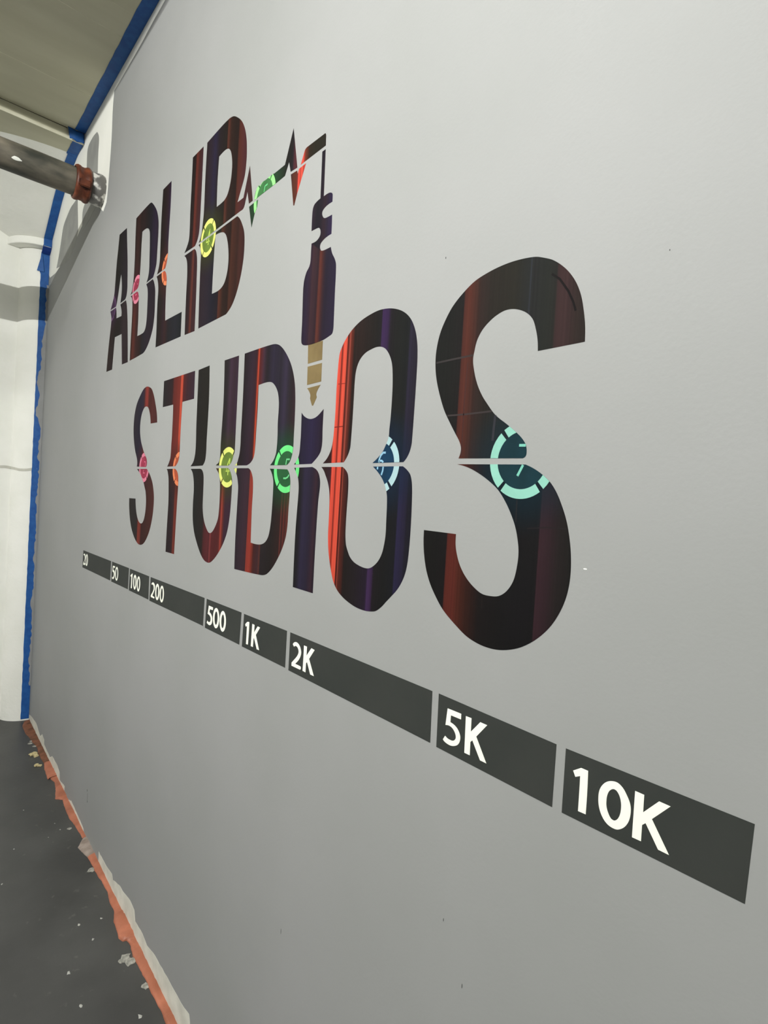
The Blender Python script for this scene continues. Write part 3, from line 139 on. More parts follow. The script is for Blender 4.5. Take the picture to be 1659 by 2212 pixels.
# ------------------------------------------------------------------ materials
def nodes(name, rough=.6, spec=.3):
    m = bpy.data.materials.new(name); m.use_nodes = True; nt = m.node_tree
    b = nt.nodes['Principled BSDF']; b.inputs['Roughness'].default_value = rough; b.inputs['Specular IOR Level'].default_value = spec
    return m, nt, b
def N(nt, t, **k):
    n = nt.nodes.new(t)
    for a, v in k.items(): setattr(n, a, v)
    return n
def bump(nt, b, scale, strength, dist=.002, detail=4, coord='Object'):
    tc = N(nt, 'ShaderNodeTexCoord'); no = N(nt, 'ShaderNodeTexNoise'); no.inputs['Scale'].default_value = scale; no.inputs['Detail'].default_value = detail
    bp = N(nt, 'ShaderNodeBump'); bp.inputs['Strength'].default_value = strength; bp.inputs['Distance'].default_value = dist
    nt.links.new(tc.outputs[coord], no.inputs['Vector']); nt.links.new(no.outputs['Fac'], bp.inputs['Height']); nt.links.new(bp.outputs['Normal'], b.inputs['Normal'])
    return tc
def mottle(name, c1, c2, scale, rough=.6, spec=.3, bscale=60, bstr=.15, lo=.35, hi=.65, detail=5, stretch=None, bdist=.002):
    m, nt, b = nodes(name, rough, spec); tc = bump(nt, b, bscale, bstr, bdist)
    no = N(nt, 'ShaderNodeTexNoise'); no.inputs['Scale'].default_value = scale; no.inputs['Detail'].default_value = detail
    src = tc.outputs['Object']
    if stretch:
        mp = N(nt, 'ShaderNodeMapping'); mp.inputs['Scale'].default_value = stretch; nt.links.new(src, mp.inputs['Vector']); src = mp.outputs['Vector']
    nt.links.new(src, no.inputs['Vector'])
    r = N(nt, 'ShaderNodeValToRGB'); r.color_ramp.elements[0].position = lo; r.color_ramp.elements[1].position = hi
    r.color_ramp.elements[0].color = (*c1, 1); r.color_ramp.elements[1].color = (*c2, 1)
    nt.links.new(no.outputs['Fac'], r.inputs['Fac']); nt.links.new(r.outputs['Color'], b.inputs['Base Color'])
    return m
def plain(name, c, rough=.6, spec=.3): 
    m, nt, b = nodes(name, rough, spec); b.inputs['Base Color'].default_value = (*c, 1)
    bump(nt, b, 90, .05); return m
K = .43   # print colours are read under about this lamp level
def ink(c, k=K):
    l = srgb(c); m = max(l); g = max(.50, min(1, .50 + .8 * m)); return tuple(min(v * k * g * (v / m) ** (.18 if m < .3 else .04), .86) for v in l)
def print_mat(name, stops, origin, ring=None, rcol=None):
    """striped print: colour depends on the position along the wall, tinted near the ring printed on it"""
    m, nt, b = nodes(name, .75, .10)
    tc = bump(nt, b, 120, .04)
    sx = N(nt, 'ShaderNodeSeparateXYZ'); nt.links.new(tc.outputs['Object'], sx.inputs[0])
    y0, y1 = stops[0][0], stops[-1][0]
    mr = N(nt, 'ShaderNodeMapRange'); mr.inputs[1].default_value = y0 - origin[1]; mr.inputs[2].default_value = y1 - origin[1]
    nt.links.new(sx.outputs['Y'], mr.inputs[0])
    r = N(nt, 'ShaderNodeValToRGB'); cr = r.color_ramp
    while len(cr.elements) > 1: cr.elements.remove(cr.elements[-1])
    for i, (y, c) in enumerate(stops[:32]):
        pos = (y - y0) / (y1 - y0)
        e = cr.elements[0] if i == 0 else cr.elements.new(pos)
        e.position = pos; e.color = (*ink(c), 1)
    nt.links.new(mr.outputs[0], r.inputs['Fac'])
    # fine print streaks
    mp = N(nt, 'ShaderNodeMapping'); mp.inputs['Scale'].default_value = (1, 260, .6); nt.links.new(tc.outputs['Object'], mp.inputs['Vector'])
    no = N(nt, 'ShaderNodeTexNoise'); no.inputs['Scale'].default_value = 1; nt.links.new(mp.outputs['Vector'], no.inputs['Vector'])
    ml = N(nt, 'ShaderNodeMapRange'); ml.inputs[1].default_value = .3; ml.inputs[2].default_value = .7; ml.inputs[3].default_value = .82; ml.inputs[4].default_value = 1.18
    nt.links.new(no.outputs['Fac'], ml.inputs[0])
    mx = N(nt, 'ShaderNodeMixRGB', blend_type='MULTIPLY'); mx.inputs[0].default_value = 1
    nt.links.new(r.outputs['Color'], mx.inputs[1]); nt.links.new(ml.outputs[0], mx.inputs[2]); out = mx.outputs[0]
    if ring:
        dv = N(nt, 'ShaderNodeVectorMath', operation='DISTANCE'); dv.inputs[1].default_value = (0, ring[0] - origin[1], ring[1] - origin[2])
        mp2 = N(nt, 'ShaderNodeMapping'); mp2.inputs['Scale'].default_value = (0, 1, 1); nt.links.new(tc.outputs['Object'], mp2.inputs['Vector']); nt.links.new(mp2.outputs['Vector'], dv.inputs[0])
        f = N(nt, 'ShaderNodeMapRange', interpolation_type='SMOOTHSTEP'); f.inputs[1].default_value = .055; f.inputs[2].default_value = .125; f.inputs[3].default_value = .62; f.inputs[4].default_value = 0
        nt.links.new(dv.outputs['Value'], f.inputs[0])
        m2 = N(nt, 'ShaderNodeMixRGB'); m2.inputs[2].default_value = (*ink(rcol), 1); nt.links.new(f.outputs[0], m2.inputs[0]); nt.links.new(out, m2.inputs[1]); out = m2.outputs[0]
    nt.links.new(out, b.inputs['Base Color'])
    return m
WALL = mottle('grey_wall_paint', (0.2639, 0.2697, 0.2606), (0.2872, 0.2905, 0.2847), 1.6, .62, .25, 140, .10)
WHITE = mottle('white_wall_paint', (.82, .825, .76), (.88, .88, .82), 3, .6, .3, 55, .25)
WHITE2 = mottle('white_masonry_paint', (.85, .855, .785), (.90, .90, .84), 4.5, .55, .3, 28, .45, bdist=.006)
DULLW = mottle('dusty_white_primer', (.56, .55, .48), (.68, .67, .59), 14, .7, .2, 60, .3)
STROKE = mottle('thin_grey_paint', (0.2490, 0.2531, 0.2407), (0.2988, 0.3029, 0.2863), 9, .6, .25)
CEIL = mottle('olive_concrete_ceiling', (0.52, 0.505, 0.375), (0.61, 0.595, 0.455), 2.2, .8, .15, 40, .3, stretch=(.5, 2, 1))
CEILSEAM = mottle('pale_seam_paint', (0.54, 0.525, 0.40), (0.80, 0.78, 0.62), 5, .8, .15)
EDGELIT = mottle('cream_edge_lit', (.70, .68, .52), (.80, .78, .62), 12, .6, .2)
FLOOR_M, fnt, fb = nodes('dark_grey_concrete_floor', .42, .35)
def floor_nodes():
    nt, b = fnt, fb; tc = bump(nt, b, 35, .18)
    n1 = N(nt, 'ShaderNodeTexNoise'); n1.inputs['Scale'].default_value = 3.2; n1.inputs['Detail'].default_value = 8; nt.links.new(tc.outputs['Object'], n1.inputs['Vector'])
    r = N(nt, 'ShaderNodeValToRGB'); r.color_ramp.elements[0].position = .3; r.color_ramp.elements[1].position = .72
    r.color_ramp.elements[0].color = (.037, .037, .035, 1); r.color_ramp.elements[1].color = (.060, .060, .057, 1)
    nt.links.new(n1.outputs['Fac'], r.inputs['Fac'])
    n2 = N(nt, 'ShaderNodeTexNoise'); n2.inputs['Scale'].default_value = 22; n2.inputs['Detail'].default_value = 3; nt.links.new(tc.outputs['Object'], n2.inputs['Vector'])
    r2 = N(nt, 'ShaderNodeValToRGB'); r2.color_ramp.elements[0].position = .66; r2.color_ramp.elements[1].position = .74
    r2.color_ramp.elements[0].color = (0, 0, 0, 1); r2.color_ramp.elements[1].color = (.35, .35, .35, 1); nt.links.new(n2.outputs['Fac'], r2.inputs['Fac'])
    mx = N(nt, 'ShaderNodeMixRGB'); mx.inputs[2].default_value = (.15, .15, .13, 1); nt.links.new(r2.outputs['Color'], mx.inputs[0]); nt.links.new(r.outputs['Color'], mx.inputs[1])
    nt.links.new(mx.outputs[0], b.inputs['Base Color'])
floor_nodes()
FLECK = plain('white_paint_fleck', (.34, .34, .31))
BAR = mottle('charcoal_bar_paint', (.027, .0305, .0275), (.033, .0355, .032), 5, .7, .12)
NUMW = plain('white_numeral_paint', (.86, .87, .76), .5)
TAPE = mottle('blue_masking_tape', (.010, .072, .27), (.018, .105, .34), 30, .55, .3, 150, .15)
TAPED = mottle('doubled_blue_tape', (0.0050, 0.0291, 0.1826), (0.0083, 0.0415, 0.2324), 30, .55, .3)
GOLD = mottle('gold_paint', (.125, .088, .034), (.155, .112, .046), 20, .6, .2)
BEADM = mottle('orange_sealant', (.25, .083, .044), (.37, .128, .072), 9, .5, .35, 60, .5, bdist=.004)
MAUVE = mottle('smeared_grey_sealant', (0.1826, 0.1411, 0.1162), (0.2822, 0.2324, 0.1992), 25, .6, .3)
CRUMB = mottle('yellow_foam_crumb', (.40, .33, .17), (.58, .50, .28), 60, .7, .2)
CRUMBW = mottle('pale_plaster_crumb', (.16, .16, .14), (.34, .33, .29), 60, .7, .2)
PIPE_M = mottle('weathered_galvanised_pipe', (.040, .042, .034), (.21, .185, .14), 11, .55, .35, 50, .3, stretch=(.4, 1, 1))
RUST = mottle('rust_red_coupling', (.035, .008, .004), (.20, .052, .02), 18, .5, .4, 60, .5)
STEEL = mottle('paint_spattered_steel', (.13, .125, .115), (.62, .61, .56), 26, .4, .5, 60, .4, lo=.50, hi=.62)
PWHITE = plain('white_paint_drip', (.82, .83, .76))
GREYP = mottle('grey_paint_overlap', (0.2490, 0.2531, 0.2490), (0.2863, 0.2905, 0.2863), 12, .6, .25)
MARK = plain('dark_scuff', (.06, .06, .06))
GREYLINE = mottle('grey_line', (.46, .455, .39), (.58, .575, .5), 12)

# ------------------------------------------------------------------ room shell
def cz(y): return 3.618 + .0277 * y
wall = tag(box('wall_right', (0, -2.2, -.05), (.16, 5.4, 3.72), WALL), 'grey painted wall carrying the lettering mural', None, kind='structure')
back = tag(box('wall_back', (-3.6, 4.6, 0), (-.001, 4.75, 3.664), WHITE2), 'white painted end wall behind the round column', kind='structure')
floor = tag(box('floor', (-4.2, -2.4, -.12), (-.0005, 4.6, 0), FLOOR_M), 'dark grey concrete floor with pale specks', kind='structure')
V = []
for x in (-4.2, -.0005):
    for y in (-2.4, 3.57):
        V += [(x, y, cz(y)), (x, y, cz(y) + .2)]
ceil = mesh_obj('ceiling', V, [(0, 2, 6, 4), (1, 5, 7, 3), (0, 1, 3, 2), (4, 6, 7, 5), (0, 4, 5, 1), (2, 3, 7, 6)], CEIL)
tag(ceil, 'olive grey concrete ceiling with board marks', kind='structure')
for i, y in enumerate(SEAMS):
    V = []; F = []; n = 40; x0 = -3.5 if i < 3 else -1.2
    rr = random.Random(i)
    for k in range(n + 1):
        x = x0 + (-.055 - x0) * k / n; ww = (.0035 if i < 3 else .0018) * rr.uniform(.5, 1.4)
        yy = y + rr.uniform(-.002, .002)
        V += [(x, yy - ww, cz(yy) + .001), (x, yy, cz(yy) - .0012 * rr.uniform(.5, 1.2)), (x, yy + ww, cz(yy) + .001)]
        if k:
            a = 3 * (k - 1); b = 3 * k
            F += [(a, a + 1, b + 1, b), (a + 1, a + 2, b + 2, b + 1)]
    mesh_obj('board_seam', V, F, CEILSEAM, ceil)
box('drop_panel', (-3.6, 3.571, 3.668), (-.0005, 4.75, 3.76), CEIL, ceil)
V = []; F = []
for i in range(36):
    x = -3.5 + i * .0975; h = .004 + .002 * math.sin(i * 5.1) + .0015 * math.sin(i * 2.3)
    V += [(x, 3.5695, 3.7168 - h), (x, 3.5695, 3.7172)]
    if i: F.append((2 * i - 2, 2 * i, 2 * i + 1, 2 * i - 1))
mesh_obj('joint_shade', V, F, plain('joint_shade_brown', (.06, .052, .035), .9, .1), ceil)  # flat dark strip painted for the shadow gap at the top of the fascia
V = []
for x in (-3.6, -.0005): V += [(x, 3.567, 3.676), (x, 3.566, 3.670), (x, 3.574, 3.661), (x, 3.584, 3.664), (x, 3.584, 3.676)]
edge = mesh_obj('drop_panel_edge', V, [(0, 1, 6, 5), (1, 2, 7, 6), (2, 3, 8, 7), (3, 4, 9, 8), (4, 0, 5, 9), (0, 4, 3, 2, 1), (5, 6, 7, 8, 9)], EDGELIT, ceil)  # pale strip painted for the light caught along the panel's lower edge
tag(edge, 'lower edge of the dropped ceiling panel, painted cream as if lit')

tag(box('cutoff_plate_1', (-3.0, .80, 3.576), (-1.4, 1.60, 3.61), WHITE), 'unseen flat white plate under the ceiling, added to cut off upward lamp light', kind='structure')  # unseen plate added above the tube lamp to keep its light off the fascia

# unpainted white areas of the grey wall
pt = decal('bare_white_patch', [curve(PATCH, 4)], WHITE, wall, .0002)
tag(pt, 'white unpainted corner of the wall around the pipe')
for s in STROKES: tag(decal('grey_brush_stroke', [curve(s, 5)], STROKE, wall, .0004), 'grey brush stroke on the white corner patch')
def jag(l, amp, seed):
    r = random.Random(seed); out = []
    for i in range(len(l) - 1):
        a, b = Vector(l[i]), Vector(l[i + 1]); n = max(2, int((b - a).length / .02))
        for k in range(n):
            p = a + (b - a) * k / n
            out.append(p + Vector((r.uniform(-amp, amp), r.uniform(-amp, amp) * .5)))
    out.append(Vector(l[-1])); return out
for i, l in enumerate(WHITE_STRIPS):
    top = jag(l, .003, i)
    if i == 2: top += [Vector((1.0, top[-1].y * .95)), Vector((.2, .10)), Vector((-2.0, .10))]
    loop = top + [Vector((top[-1].x, -.01)), Vector((top[0].x + (.0 if i else .02), -.01))]
    tag(decal('bare_white_strip', [loop], DULLW, wall, .0003), 'ragged white unpainted strip along the foot of the wall')
for (y, z, a, b) in ((2.845, .225, .004, .006), (2.835, .175, .003, .006), (2.836, .198, .0012, .02)):
    decal('scuff_mark', [[Vector((y + a * math.cos(t * .785), z + b * math.sin(t * .785))) for t in range(8)]], MARK, wall, .0003)

rr = random.Random(5); V = []; F = []
for i in range(60):
    x = -.75 + i * .0102
    V += [(x, 4.5994, .0), (x, 4.5992, max(.004, .03 * (1 - i / 60) + rr.uniform(-.012, .02)))]
    if i: F.append((2 * i - 2, 2 * i, 2 * i + 1, 2 * i - 1))
tag(mesh_obj('dirt_stain', V, F, mottle('brown_dirt', (.07, .035, .02), (.20, .13, .09), 40), back), 'brown dirt along the foot of the end wall')
for (y, z, a, b, mt) in MARKS:
    decal('scuff_mark', [[Vector((y + a * math.cos(k * .785), z + b * math.sin(k * .785))) for k in range(8)]], MARK if mt else WHITE, wall, .0003)

# ------------------------------------------------------------------ round column in the corner
CY = 4.66
col = empty('column', (0, CY, 0), 'white round column with flared top in the far corner, behind the pipe', 'column')
def lathe(name, prof, mat, parent, axis='z', n=64, a0=0, a1=2 * math.pi, wob=0, seed=0, smooth=True):
    r_ = random.Random(seed); V = []; F = []; m = len(prof); closed = abs(a1 - a0 - 2 * math.pi) < 1e-6
    cols = n if closed else n + 1
    for k in range(cols):
        a = a0 + (a1 - a0) * k / n
        for (r, h) in prof:
            rr = r + (r_.uniform(-wob, wob) if wob else 0)
            V.append((rr * math.cos(a), rr * math.sin(a), h) if axis == 'z' else (h, rr * math.cos(a), rr * math.sin(a)))
    for k in range(n):
        k2 = (k + 1) % cols
        for j in range(m - 1): F.append((k * m + j, k2 * m + j, k2 * m + j + 1, k * m + j + 1))
    o = mesh_obj(name, V, F, mat, parent, smooth)
    return o
# only the half that stands on this side of the wall is built: it runs into the wall face and the end wall
A0, A1 = math.radians(90), math.radians(270)
lathe('shaft', [(.17, 0), (.17, .6), (.17, 1.2), (.17, 1.8), (.17, 2.4), (.17, 3.36)], WHITE2, col, n=48, a0=A0, a1=A1)
lathe('ring_ledge', [(.16, 3.335), (.24, 3.335), (.243, 3.339), (.243, 3.382), (.238, 3.386), (.16, 3.388)], WHITE2, col, n=48, a0=A0, a1=A1, smooth=False)
CAP = [(.225, 3.384), (.30, 3.420), (.40, 3.478), (.52, 3.548), (.65, 3.606), (.80, 3.648), (.93, 3.6685)]
lathe('flared_capital', CAP, WHITE2, col, n=64, a0=A0, a1=A1)
# wavy grey line running round shaft and end wall
V = []; F = []
xs = [-.6 + .02 * i for i in range(31)]
for i, x in enumerate(xs):
    rr = math.sqrt(max(.17 ** 2 - x * x, 0)) if abs(x) < .17 else 0
    y = min(4.6, CY - rr) - .0022
    z = 1.79 + .012 * math.sin(x * 24) + (.03 * max(0, (x + .12) / .12))
    V += [(x, y - CY, z + .009), (x, y - CY, z - .009)]
    if i: F.append((2 * i - 2, 2 * i, 2 * i + 1, 2 * i - 1))
mesh_obj('wavy_line', V, F, GREYLINE, col)

# ------------------------------------------------------------------ blue masking tape
TG = 'blue masking tape strips'
def strip(name, rows, mat, label, cuts=None, th=.0012):
    """rows: list of (left point, right point); a thin ribbon with slightly ragged edges, thickness th"""
    o = empty(name, (0, 0, 0), label, 'tape', None)
    return o
def ribbon(name, rows, mat, parent):
    V = []; F = []
    for i, (a, b) in enumerate(rows):
        V += [a, b]
        if i: F.append((2 * i - 2, 2 * i, 2 * i + 1, 2 * i - 1))
    me = bpy.data.meshes.new(name); me.from_pydata([Vector(v) - (parent.location if parent else Vector()) for v in V], [], F); me.materials.append(mat)
    o = bpy.data.objects.new(name, me); C.objects.link(o)
    if parent: o.parent = parent
    md = o.modifiers.new('thickness', 'SOLIDIFY'); md.thickness = .0008; md.offset = 0
    return o
rt = random.Random(9)
# along the ceiling
t1 = empty('tape_strip', (-.026, 2.4, cz(2.4) - .001), 'blue masking tape strip along the ceiling edge of the grey wall', 'tape')
rows = []
y = 0.6
while y < 3.56:
    rows.append(((-.053 + rt.uniform(-.0012, .0012), y, cz(y) - .0012), (-.0015, y, cz(y) - .0012))); y += .05
ribbon('tape', rows, TAPE, t1)
# crumpled tab at the edge of the dropped panel
t2 = empty('tape_strip', (-.045, 3.56, 3.69), 'crumpled bright blue tape tab folded over the dropped panel edge', 'tape')
V = []; F = []; nx, nz = 7, 6
for i in range(nx):
    for j in range(nz):
        u, v = i / (nx - 1), j / (nz - 1)
        x = -.088 + .084 * u + .012 * v * (1 - u); z = 3.718 - .062 * v + .004 * math.sin(u * 9)
        V.append((x + .045, -.006 - .010 * math.sin(u * 3.1) * math.sin(v * 3.1) + rt.uniform(-.002, .002), z - 3.69))
for i in range(nx - 1):
    for j in range(nz - 1):
        a = i * nz + j; F.append((a, a + nz, a + nz + 1, a + 1))
o = mesh_obj('tape', V, F, TAPE, t2, True); o.modifiers.new('thickness', 'SOLIDIFY').thickness = .0008
# dropped panel underside and flared capital
t3 = empty('tape_strip', (-.026, 3.7, 3.66), 'short blue tape strip under the dropped panel, above the pipe', 'tape')
rows = [((-.056 + rt.uniform(-.002, .002), y, 3.6665), (-.002, y, 3.6665)) for y in (3.585, 3.63, 3.68, 3.73, 3.78)]
ribbon('tape', rows, TAPE, t3)
ribbon('doubled_tape', [((-.054, 3.765, 3.6658), (-.003, 3.76, 3.6658)), ((-.056, 3.83, 3.6650), (-.003, 3.83, 3.6650))], TAPED, t3)
t4 = empty('tape_strip', (-.026, 4.1, 3.5), 'blue tape strip running down the flared column top, passing behind the pipe', 'tape')
rows = []
for k in range(13):
    f = k / 12 * (len(CAP) - 1); i = min(int(f), len(CAP) - 2); q = f - i
    r = CAP[i][0] * (1 - q) + CAP[i + 1][0] * q + .003; z = CAP[i][1] * (1 - q) + CAP[i + 1][1] * q - .003
    if r < .245: r = .246; z = 3.386
    rows.append(((-.050, CY - math.sqrt(r * r - .0025), z), (-.002, CY - r, z)))
rows.insert(0, ((-.050, CY - .2425, 3.336), (-.002, CY - .2465, 3.336)))
ribbon('tape', rows, TAPE, t4)
ribbon('doubled_tape', [((-.052, CY - .2415, 3.341), (-.001, CY - .2475, 3.341)), ((-.052, CY - .21, 3.318), (-.001, CY - .215, 3.318)), ((-.052, CY - .178, 3.304), (-.001, CY - .183, 3.304))], TAPED, t4)
# shaft: long strip with grey paint lapped over its edge
t5 = empty('tape_strip', (-.026, 4.49, 1.6), 'long blue tape strip down the column shaft with ragged grey paint edge', 'tape')
def shaft_y(x, e=.0): return CY - math.sqrt((.1735 + e) ** 2 - x * x)
rows = []
z = .012
while z < 3.33:
    wl = -.050 + rt.uniform(-.0012, .0012) - (.014 * max(0, (3.30 - z) / .13 if z > 3.17 else 0))
    rows.append(((wl, shaft_y(wl), z), (-.001, shaft_y(-.001), z))); z += .03
ribbon('tape', rows, TAPE, t5)
V = []; F = []; z = .25; i = 0
deep = lambda z: .030 * math.exp(-((z - 2.42) / .09) ** 2) + .034 * math.exp(-((z - 2.20) / .06) ** 2) + .012 * math.exp(-((z - 2.6) / .1) ** 2)
while z < 3.10:
    wl = -.006 - deep(z) - rt.uniform(0, .009) - .007 * max(0, math.sin(z * 17) + .5 * math.sin(z * 61)) * (1 if z < 2.8 else .2)
    V += [(wl + .026, shaft_y(wl, .001) - 4.49, z - 1.6), (-.0005 + .026, shaft_y(-.0005, .0018) - 4.49, z - 1.6)]
    if i: F.append((2 * i - 2, 2 * i, 2 * i + 1, 2 * i - 1))
    i += 1; z += .018
sm = mesh_obj('grey_paint_lap', V, F, GREYP, t5); tag(sm, 'grey wall paint lapped over the blue tape')
t6 = empty('tape_strip', (-.05, 4.49, 3.2), 'small blue tape flap sticking out below the column ring', 'tape')
ribbon('tape', [((-.05, shaft_y(-.05, .006), 3.29), (-.044, shaft_y(-.044, .006), 3.29)), ((-.072, shaft_y(-.072, .005), 3.18), (-.03, shaft_y(-.03, .005), 3.18))], TAPE, t6)

# ------------------------------------------------------------------ pipe
FY, FZ = 3.097, 3.212
pipe = empty('pipe', (0, FY, FZ), 'weathered grey pipe coming out of the wall near the ceiling corner', 'pipe')
R0 = .0655
o = lathe('pipe_barrel', [(R0, -3.2)] + [(R0 + .0006 * math.sin(i * 2.3), -3.0 + i * .16) for i in range(19)] + [(R0, -.085)], PIPE_M, pipe, 'x', 48)
cp = lathe('coupling', [(.069, -.132), (.077, -.130), (.081, -.122), (.080, -.112), (.076, -.104), (.076, -.090), (.082, -.080), (.083, -.072), (.079, -.064), (.070, -.062)], RUST, pipe, 'x', 40, wob=.0012, seed=3)
tag(cp, 'rust red grooved coupling')
for a in (1.9, -1.25):
    b = box('bolt_lug', (-.122, -.016, .073), (-.072, .016, .097), RUST, cp, .004); b.rotation_euler = (a, 0, 0)
cl = lathe('end_collar', [(.068, -.066), (.074, -.060), (.074, -.034), (.0765, -.030), (.0765, -.012), (.073, -.006), (.072, .0)], STEEL, pipe, 'x', 40, wob=.0008, seed=5)
tag(cl, 'silver collar spattered with white paint at the wall')
V = []; F = []; dn = 14
ac = math.radians(205)
for k in range(dn):
    t = 2 * math.pi * k / dn; dx = .019 * math.cos(t) * (1 + .2 * math.sin(3 * t)); da = .12 * math.sin(t) * (1 - .3 * math.cos(t))
    V.append((-.372 + dx, (R0 + .001) * math.cos(ac + da), (R0 + .001) * math.sin(ac + da)))
V.append((-.372, (R0 + .003) * math.cos(ac), (R0 + .003) * math.sin(ac)))
for k in range(dn): F.append((k, (k + 1) % dn, dn))
dr = mesh_obj('paint_drip', V, F, PWHITE, pipe, True); tag(dr, 'white paint drip')

# ------------------------------------------------------------------ sealant bead, crumbs and flecks along the wall foot
def bead(name, pts, mat, parent, hmax, seed, ext=None):
    r_ = random.Random(seed); P = []
    pts = [Vector(p) for p in pts]
    if ext: pts = pts + [Vector(p) for p in ext]
    for i in range(len(pts) - 1):
        n = max(2, int((pts[i + 1] - pts[i]).length / .012))
        for k in range(n): P.append(pts[i].lerp(pts[i + 1], k / n))
    P.append(pts[-1]); V = []; F = []; m = 7
    for i, p in enumerate(P):
        wd = max(.004, -p.x + r_.uniform(-.0012, .0012)); h = min(hmax, .35 * wd) * r_.uniform(.8, 1.2)
        for j in range(m):
            a = j / (m - 1) * math.pi / 2
            V.append((-wd * math.cos(a) ** .8, p.y + r_.uniform(-.001, .001), h * math.sin(a) * (1 + r_.uniform(-.08, .08))))
        if i:
            for j in range(m - 1): F.append(((i - 1) * m + j, i * m + j, i * m + j + 1, (i - 1) * m + j + 1))
    oy = parent.location if parent else Vector()
    V = [Vector(v) - oy for v in V]
    return mesh_obj(name, V, F, mat, parent, True)
bd = empty('sealant_bead', (-.02, 2.5, 0), 'lumpy orange sealant bead along the foot of the grey wall', 'sealant')
far = BEAD[0][:]; near = BEAD[1][:]
BROWNBEAD = mottle('brown_sealant', (.085, .038, .020), (.19, .075, .042), 22, .65, .2, 60, .5, bdist=.004)  # darker brown for the far stretch of the bead
db = bead('bead_run', [(-.03, 4.47)] + far[:7], BROWNBEAD, bd, .010, 4); tag(db, 'darker brownish stretch of the bead by the column')
bead('bead_run', far[6:], BEADM, bd, .012, 1)
bead('bead_run', near, BEADM, bd, .014, 2, ext=[(near[-1][0], 1.3), (near[-1][0] * .9, .4), (near[-1][0], -1.0)])
lm = bead('grey_smear', LUMP, MAUVE, bd, .012, 3); tag(lm, 'grey smeared gap in the orange bead')
def blob(name, x, y, r, mat, seed, parent=None, flat=.6, sub=2):
    bm = bmesh.new(); bmesh.ops.create_icosphere(bm, subdivisions=sub, radius=r); rr = random.Random(seed)
    for v in bm.verts:
        v.co *= 1 + rr.uniform(-.32, .32); v.co.z = v.co.z * flat + r * flat * .55
        if v.co.z < 0: v.co.z = 0
    for f in bm.faces: f.smooth = False
    me = bpy.data.meshes.new(name); bm.to_mesh(me); bm.free(); me.materials.append(mat)
    o = bpy.data.objects.new(name, me); C.objects.link(o); o.location = (x, y, 0)
    if parent: o.parent = parent; o.location = Vector((x, y, 0)) - parent.location
    return o
crumb_spec = [[-0.063, 3.889, 0.02], [-0.053, 3.86, 0.013], [-0.069, 3.723, 0.014], [-0.054, 3.713, 0.01]]
pale_spec = [[-0.039, 4.105, 0.011], [-0.049, 4.072, 0.014], [-0.035, 4.014, 0.012], [-0.047, 2.95, 0.01], [-0.037, 2.568, 0.014], [-0.055, 2.003, 0.018], [-0.045, 1.975, 0.016], [-0.069, 1.998, 0.01], [-0.033, 1.842, 0.014], [-0.008, 3.505, 0.008]]
fleck_spec = [[-0.198, 3.253, 0.007], [-0.095, 3.037, 0.006], [-0.084, 2.965, 0.008], [-0.141, 2.932, 0.006], [-0.279, 2.927, 0.006], [-0.124, 2.162, 0.01], [-0.226, 2.057, 0.012], [-0.222, 1.897, 0.01], [-0.083, 1.742, 0.014], [-0.073, 2.25, 0.008], [-0.149, 2.27, 0.01], [-0.35, 2.695, 0.008]]
YL = ['largest pale yellow foam crumb beside the orange bead near the column', 'yellow foam crumb just right of the largest yellow crumb', 'yellow foam crumb on the near side of the largest yellow crumb', 'small yellow foam crumb touching the orange bead, nearest the camera of the yellow ones']
for i, (x, y, r) in enumerate(crumb_spec):
    tag(blob('foam_crumb', x, y, r, CRUMB, i), YL[i], 'crumb', 'yellow foam crumbs')
PL = ['whitish plaster crumb closest to the column', 'whitish plaster crumb leaning against the crumb closest to the column', 'whitish plaster crumb between the column crumbs and the yellow foam',
      'small whitish crumb beside the bead just before its grey smeared gap', 'whitish crumb on the floor just after the grey smeared gap in the bead', 'biggest whitish crumb, below the thick orange lump',
      'whitish crumb on the right of the biggest crumb, against the bead', 'small whitish crumb on the left of the biggest crumb', 'whitish crumb against the bead, nearest the camera', 'tiny whitish crumb beside the bead, midway between yellow foam and grey gap']
for i, (x, y, r) in enumerate(pale_spec):
    tag(blob('plaster_crumb', x, y, r, CRUMBW, 20 + i, flat=.16), PL[i], 'crumb', 'plaster crumbs')
V = []; F = []; rr = random.Random(77)
for i, (x, y, r) in enumerate(fleck_spec):
    k = len(V); m = 7; r *= .5
    for j in range(m):
        a = 6.2832 * j / m; q = r * rr.uniform(.5, 1.2); V.append((x + q * math.cos(a), y + q * math.sin(a) * 1.6, .0004))
    V.append((x, y, .0018))
    for j in range(m): F.append((k + j, k + (j + 1) % m, k + m))
tag(mesh_obj('paint_flecks', V, F, FLECK), 'tiny white paint flecks scattered over the dark concrete floor', 'flecks', None, 'stuff')

# ------------------------------------------------------------------ lettering
DZ = dict(half=.0003, disc=.00042, ring=.00054, digit=.00066)
RCOL = {'1': (122, 86, 128), '2': (246, 148, 172), '3': (255, 152, 104), '4': (250, 255, 140), '5': (125, 250, 148), '6': (196, 232, 236), '7': (168, 232, 212)}
DCOL = {'1': (88, 58, 94), '2': (188, 66, 96), '3': (206, 98, 66), '4': (134, 160, 74), '5': (64, 124, 80), '6': (36, 82, 114), '7': (38, 78, 88)}
GCOL = {'1': (84, 54, 86), '2': (96, 48, 58), '3': (96, 56, 50), '4': (82, 86, 48), '5': (44, 104, 70), '6': (32, 60, 88), '7': (26, 62, 76)}
NCOL = {'1': (140, 100, 140), '2': (240, 120, 150), '3': (250, 150, 110), '4': (225, 250, 110), '5': (120, 225, 150), '6': (160, 212, 240), '7': (140, 222, 200)}
RMAT = {k: mottle('ring_print_' + k, ink([v * .97 for v in c], .56), ink(c, .60), 30, .7, .1) for k, c in RCOL.items()}
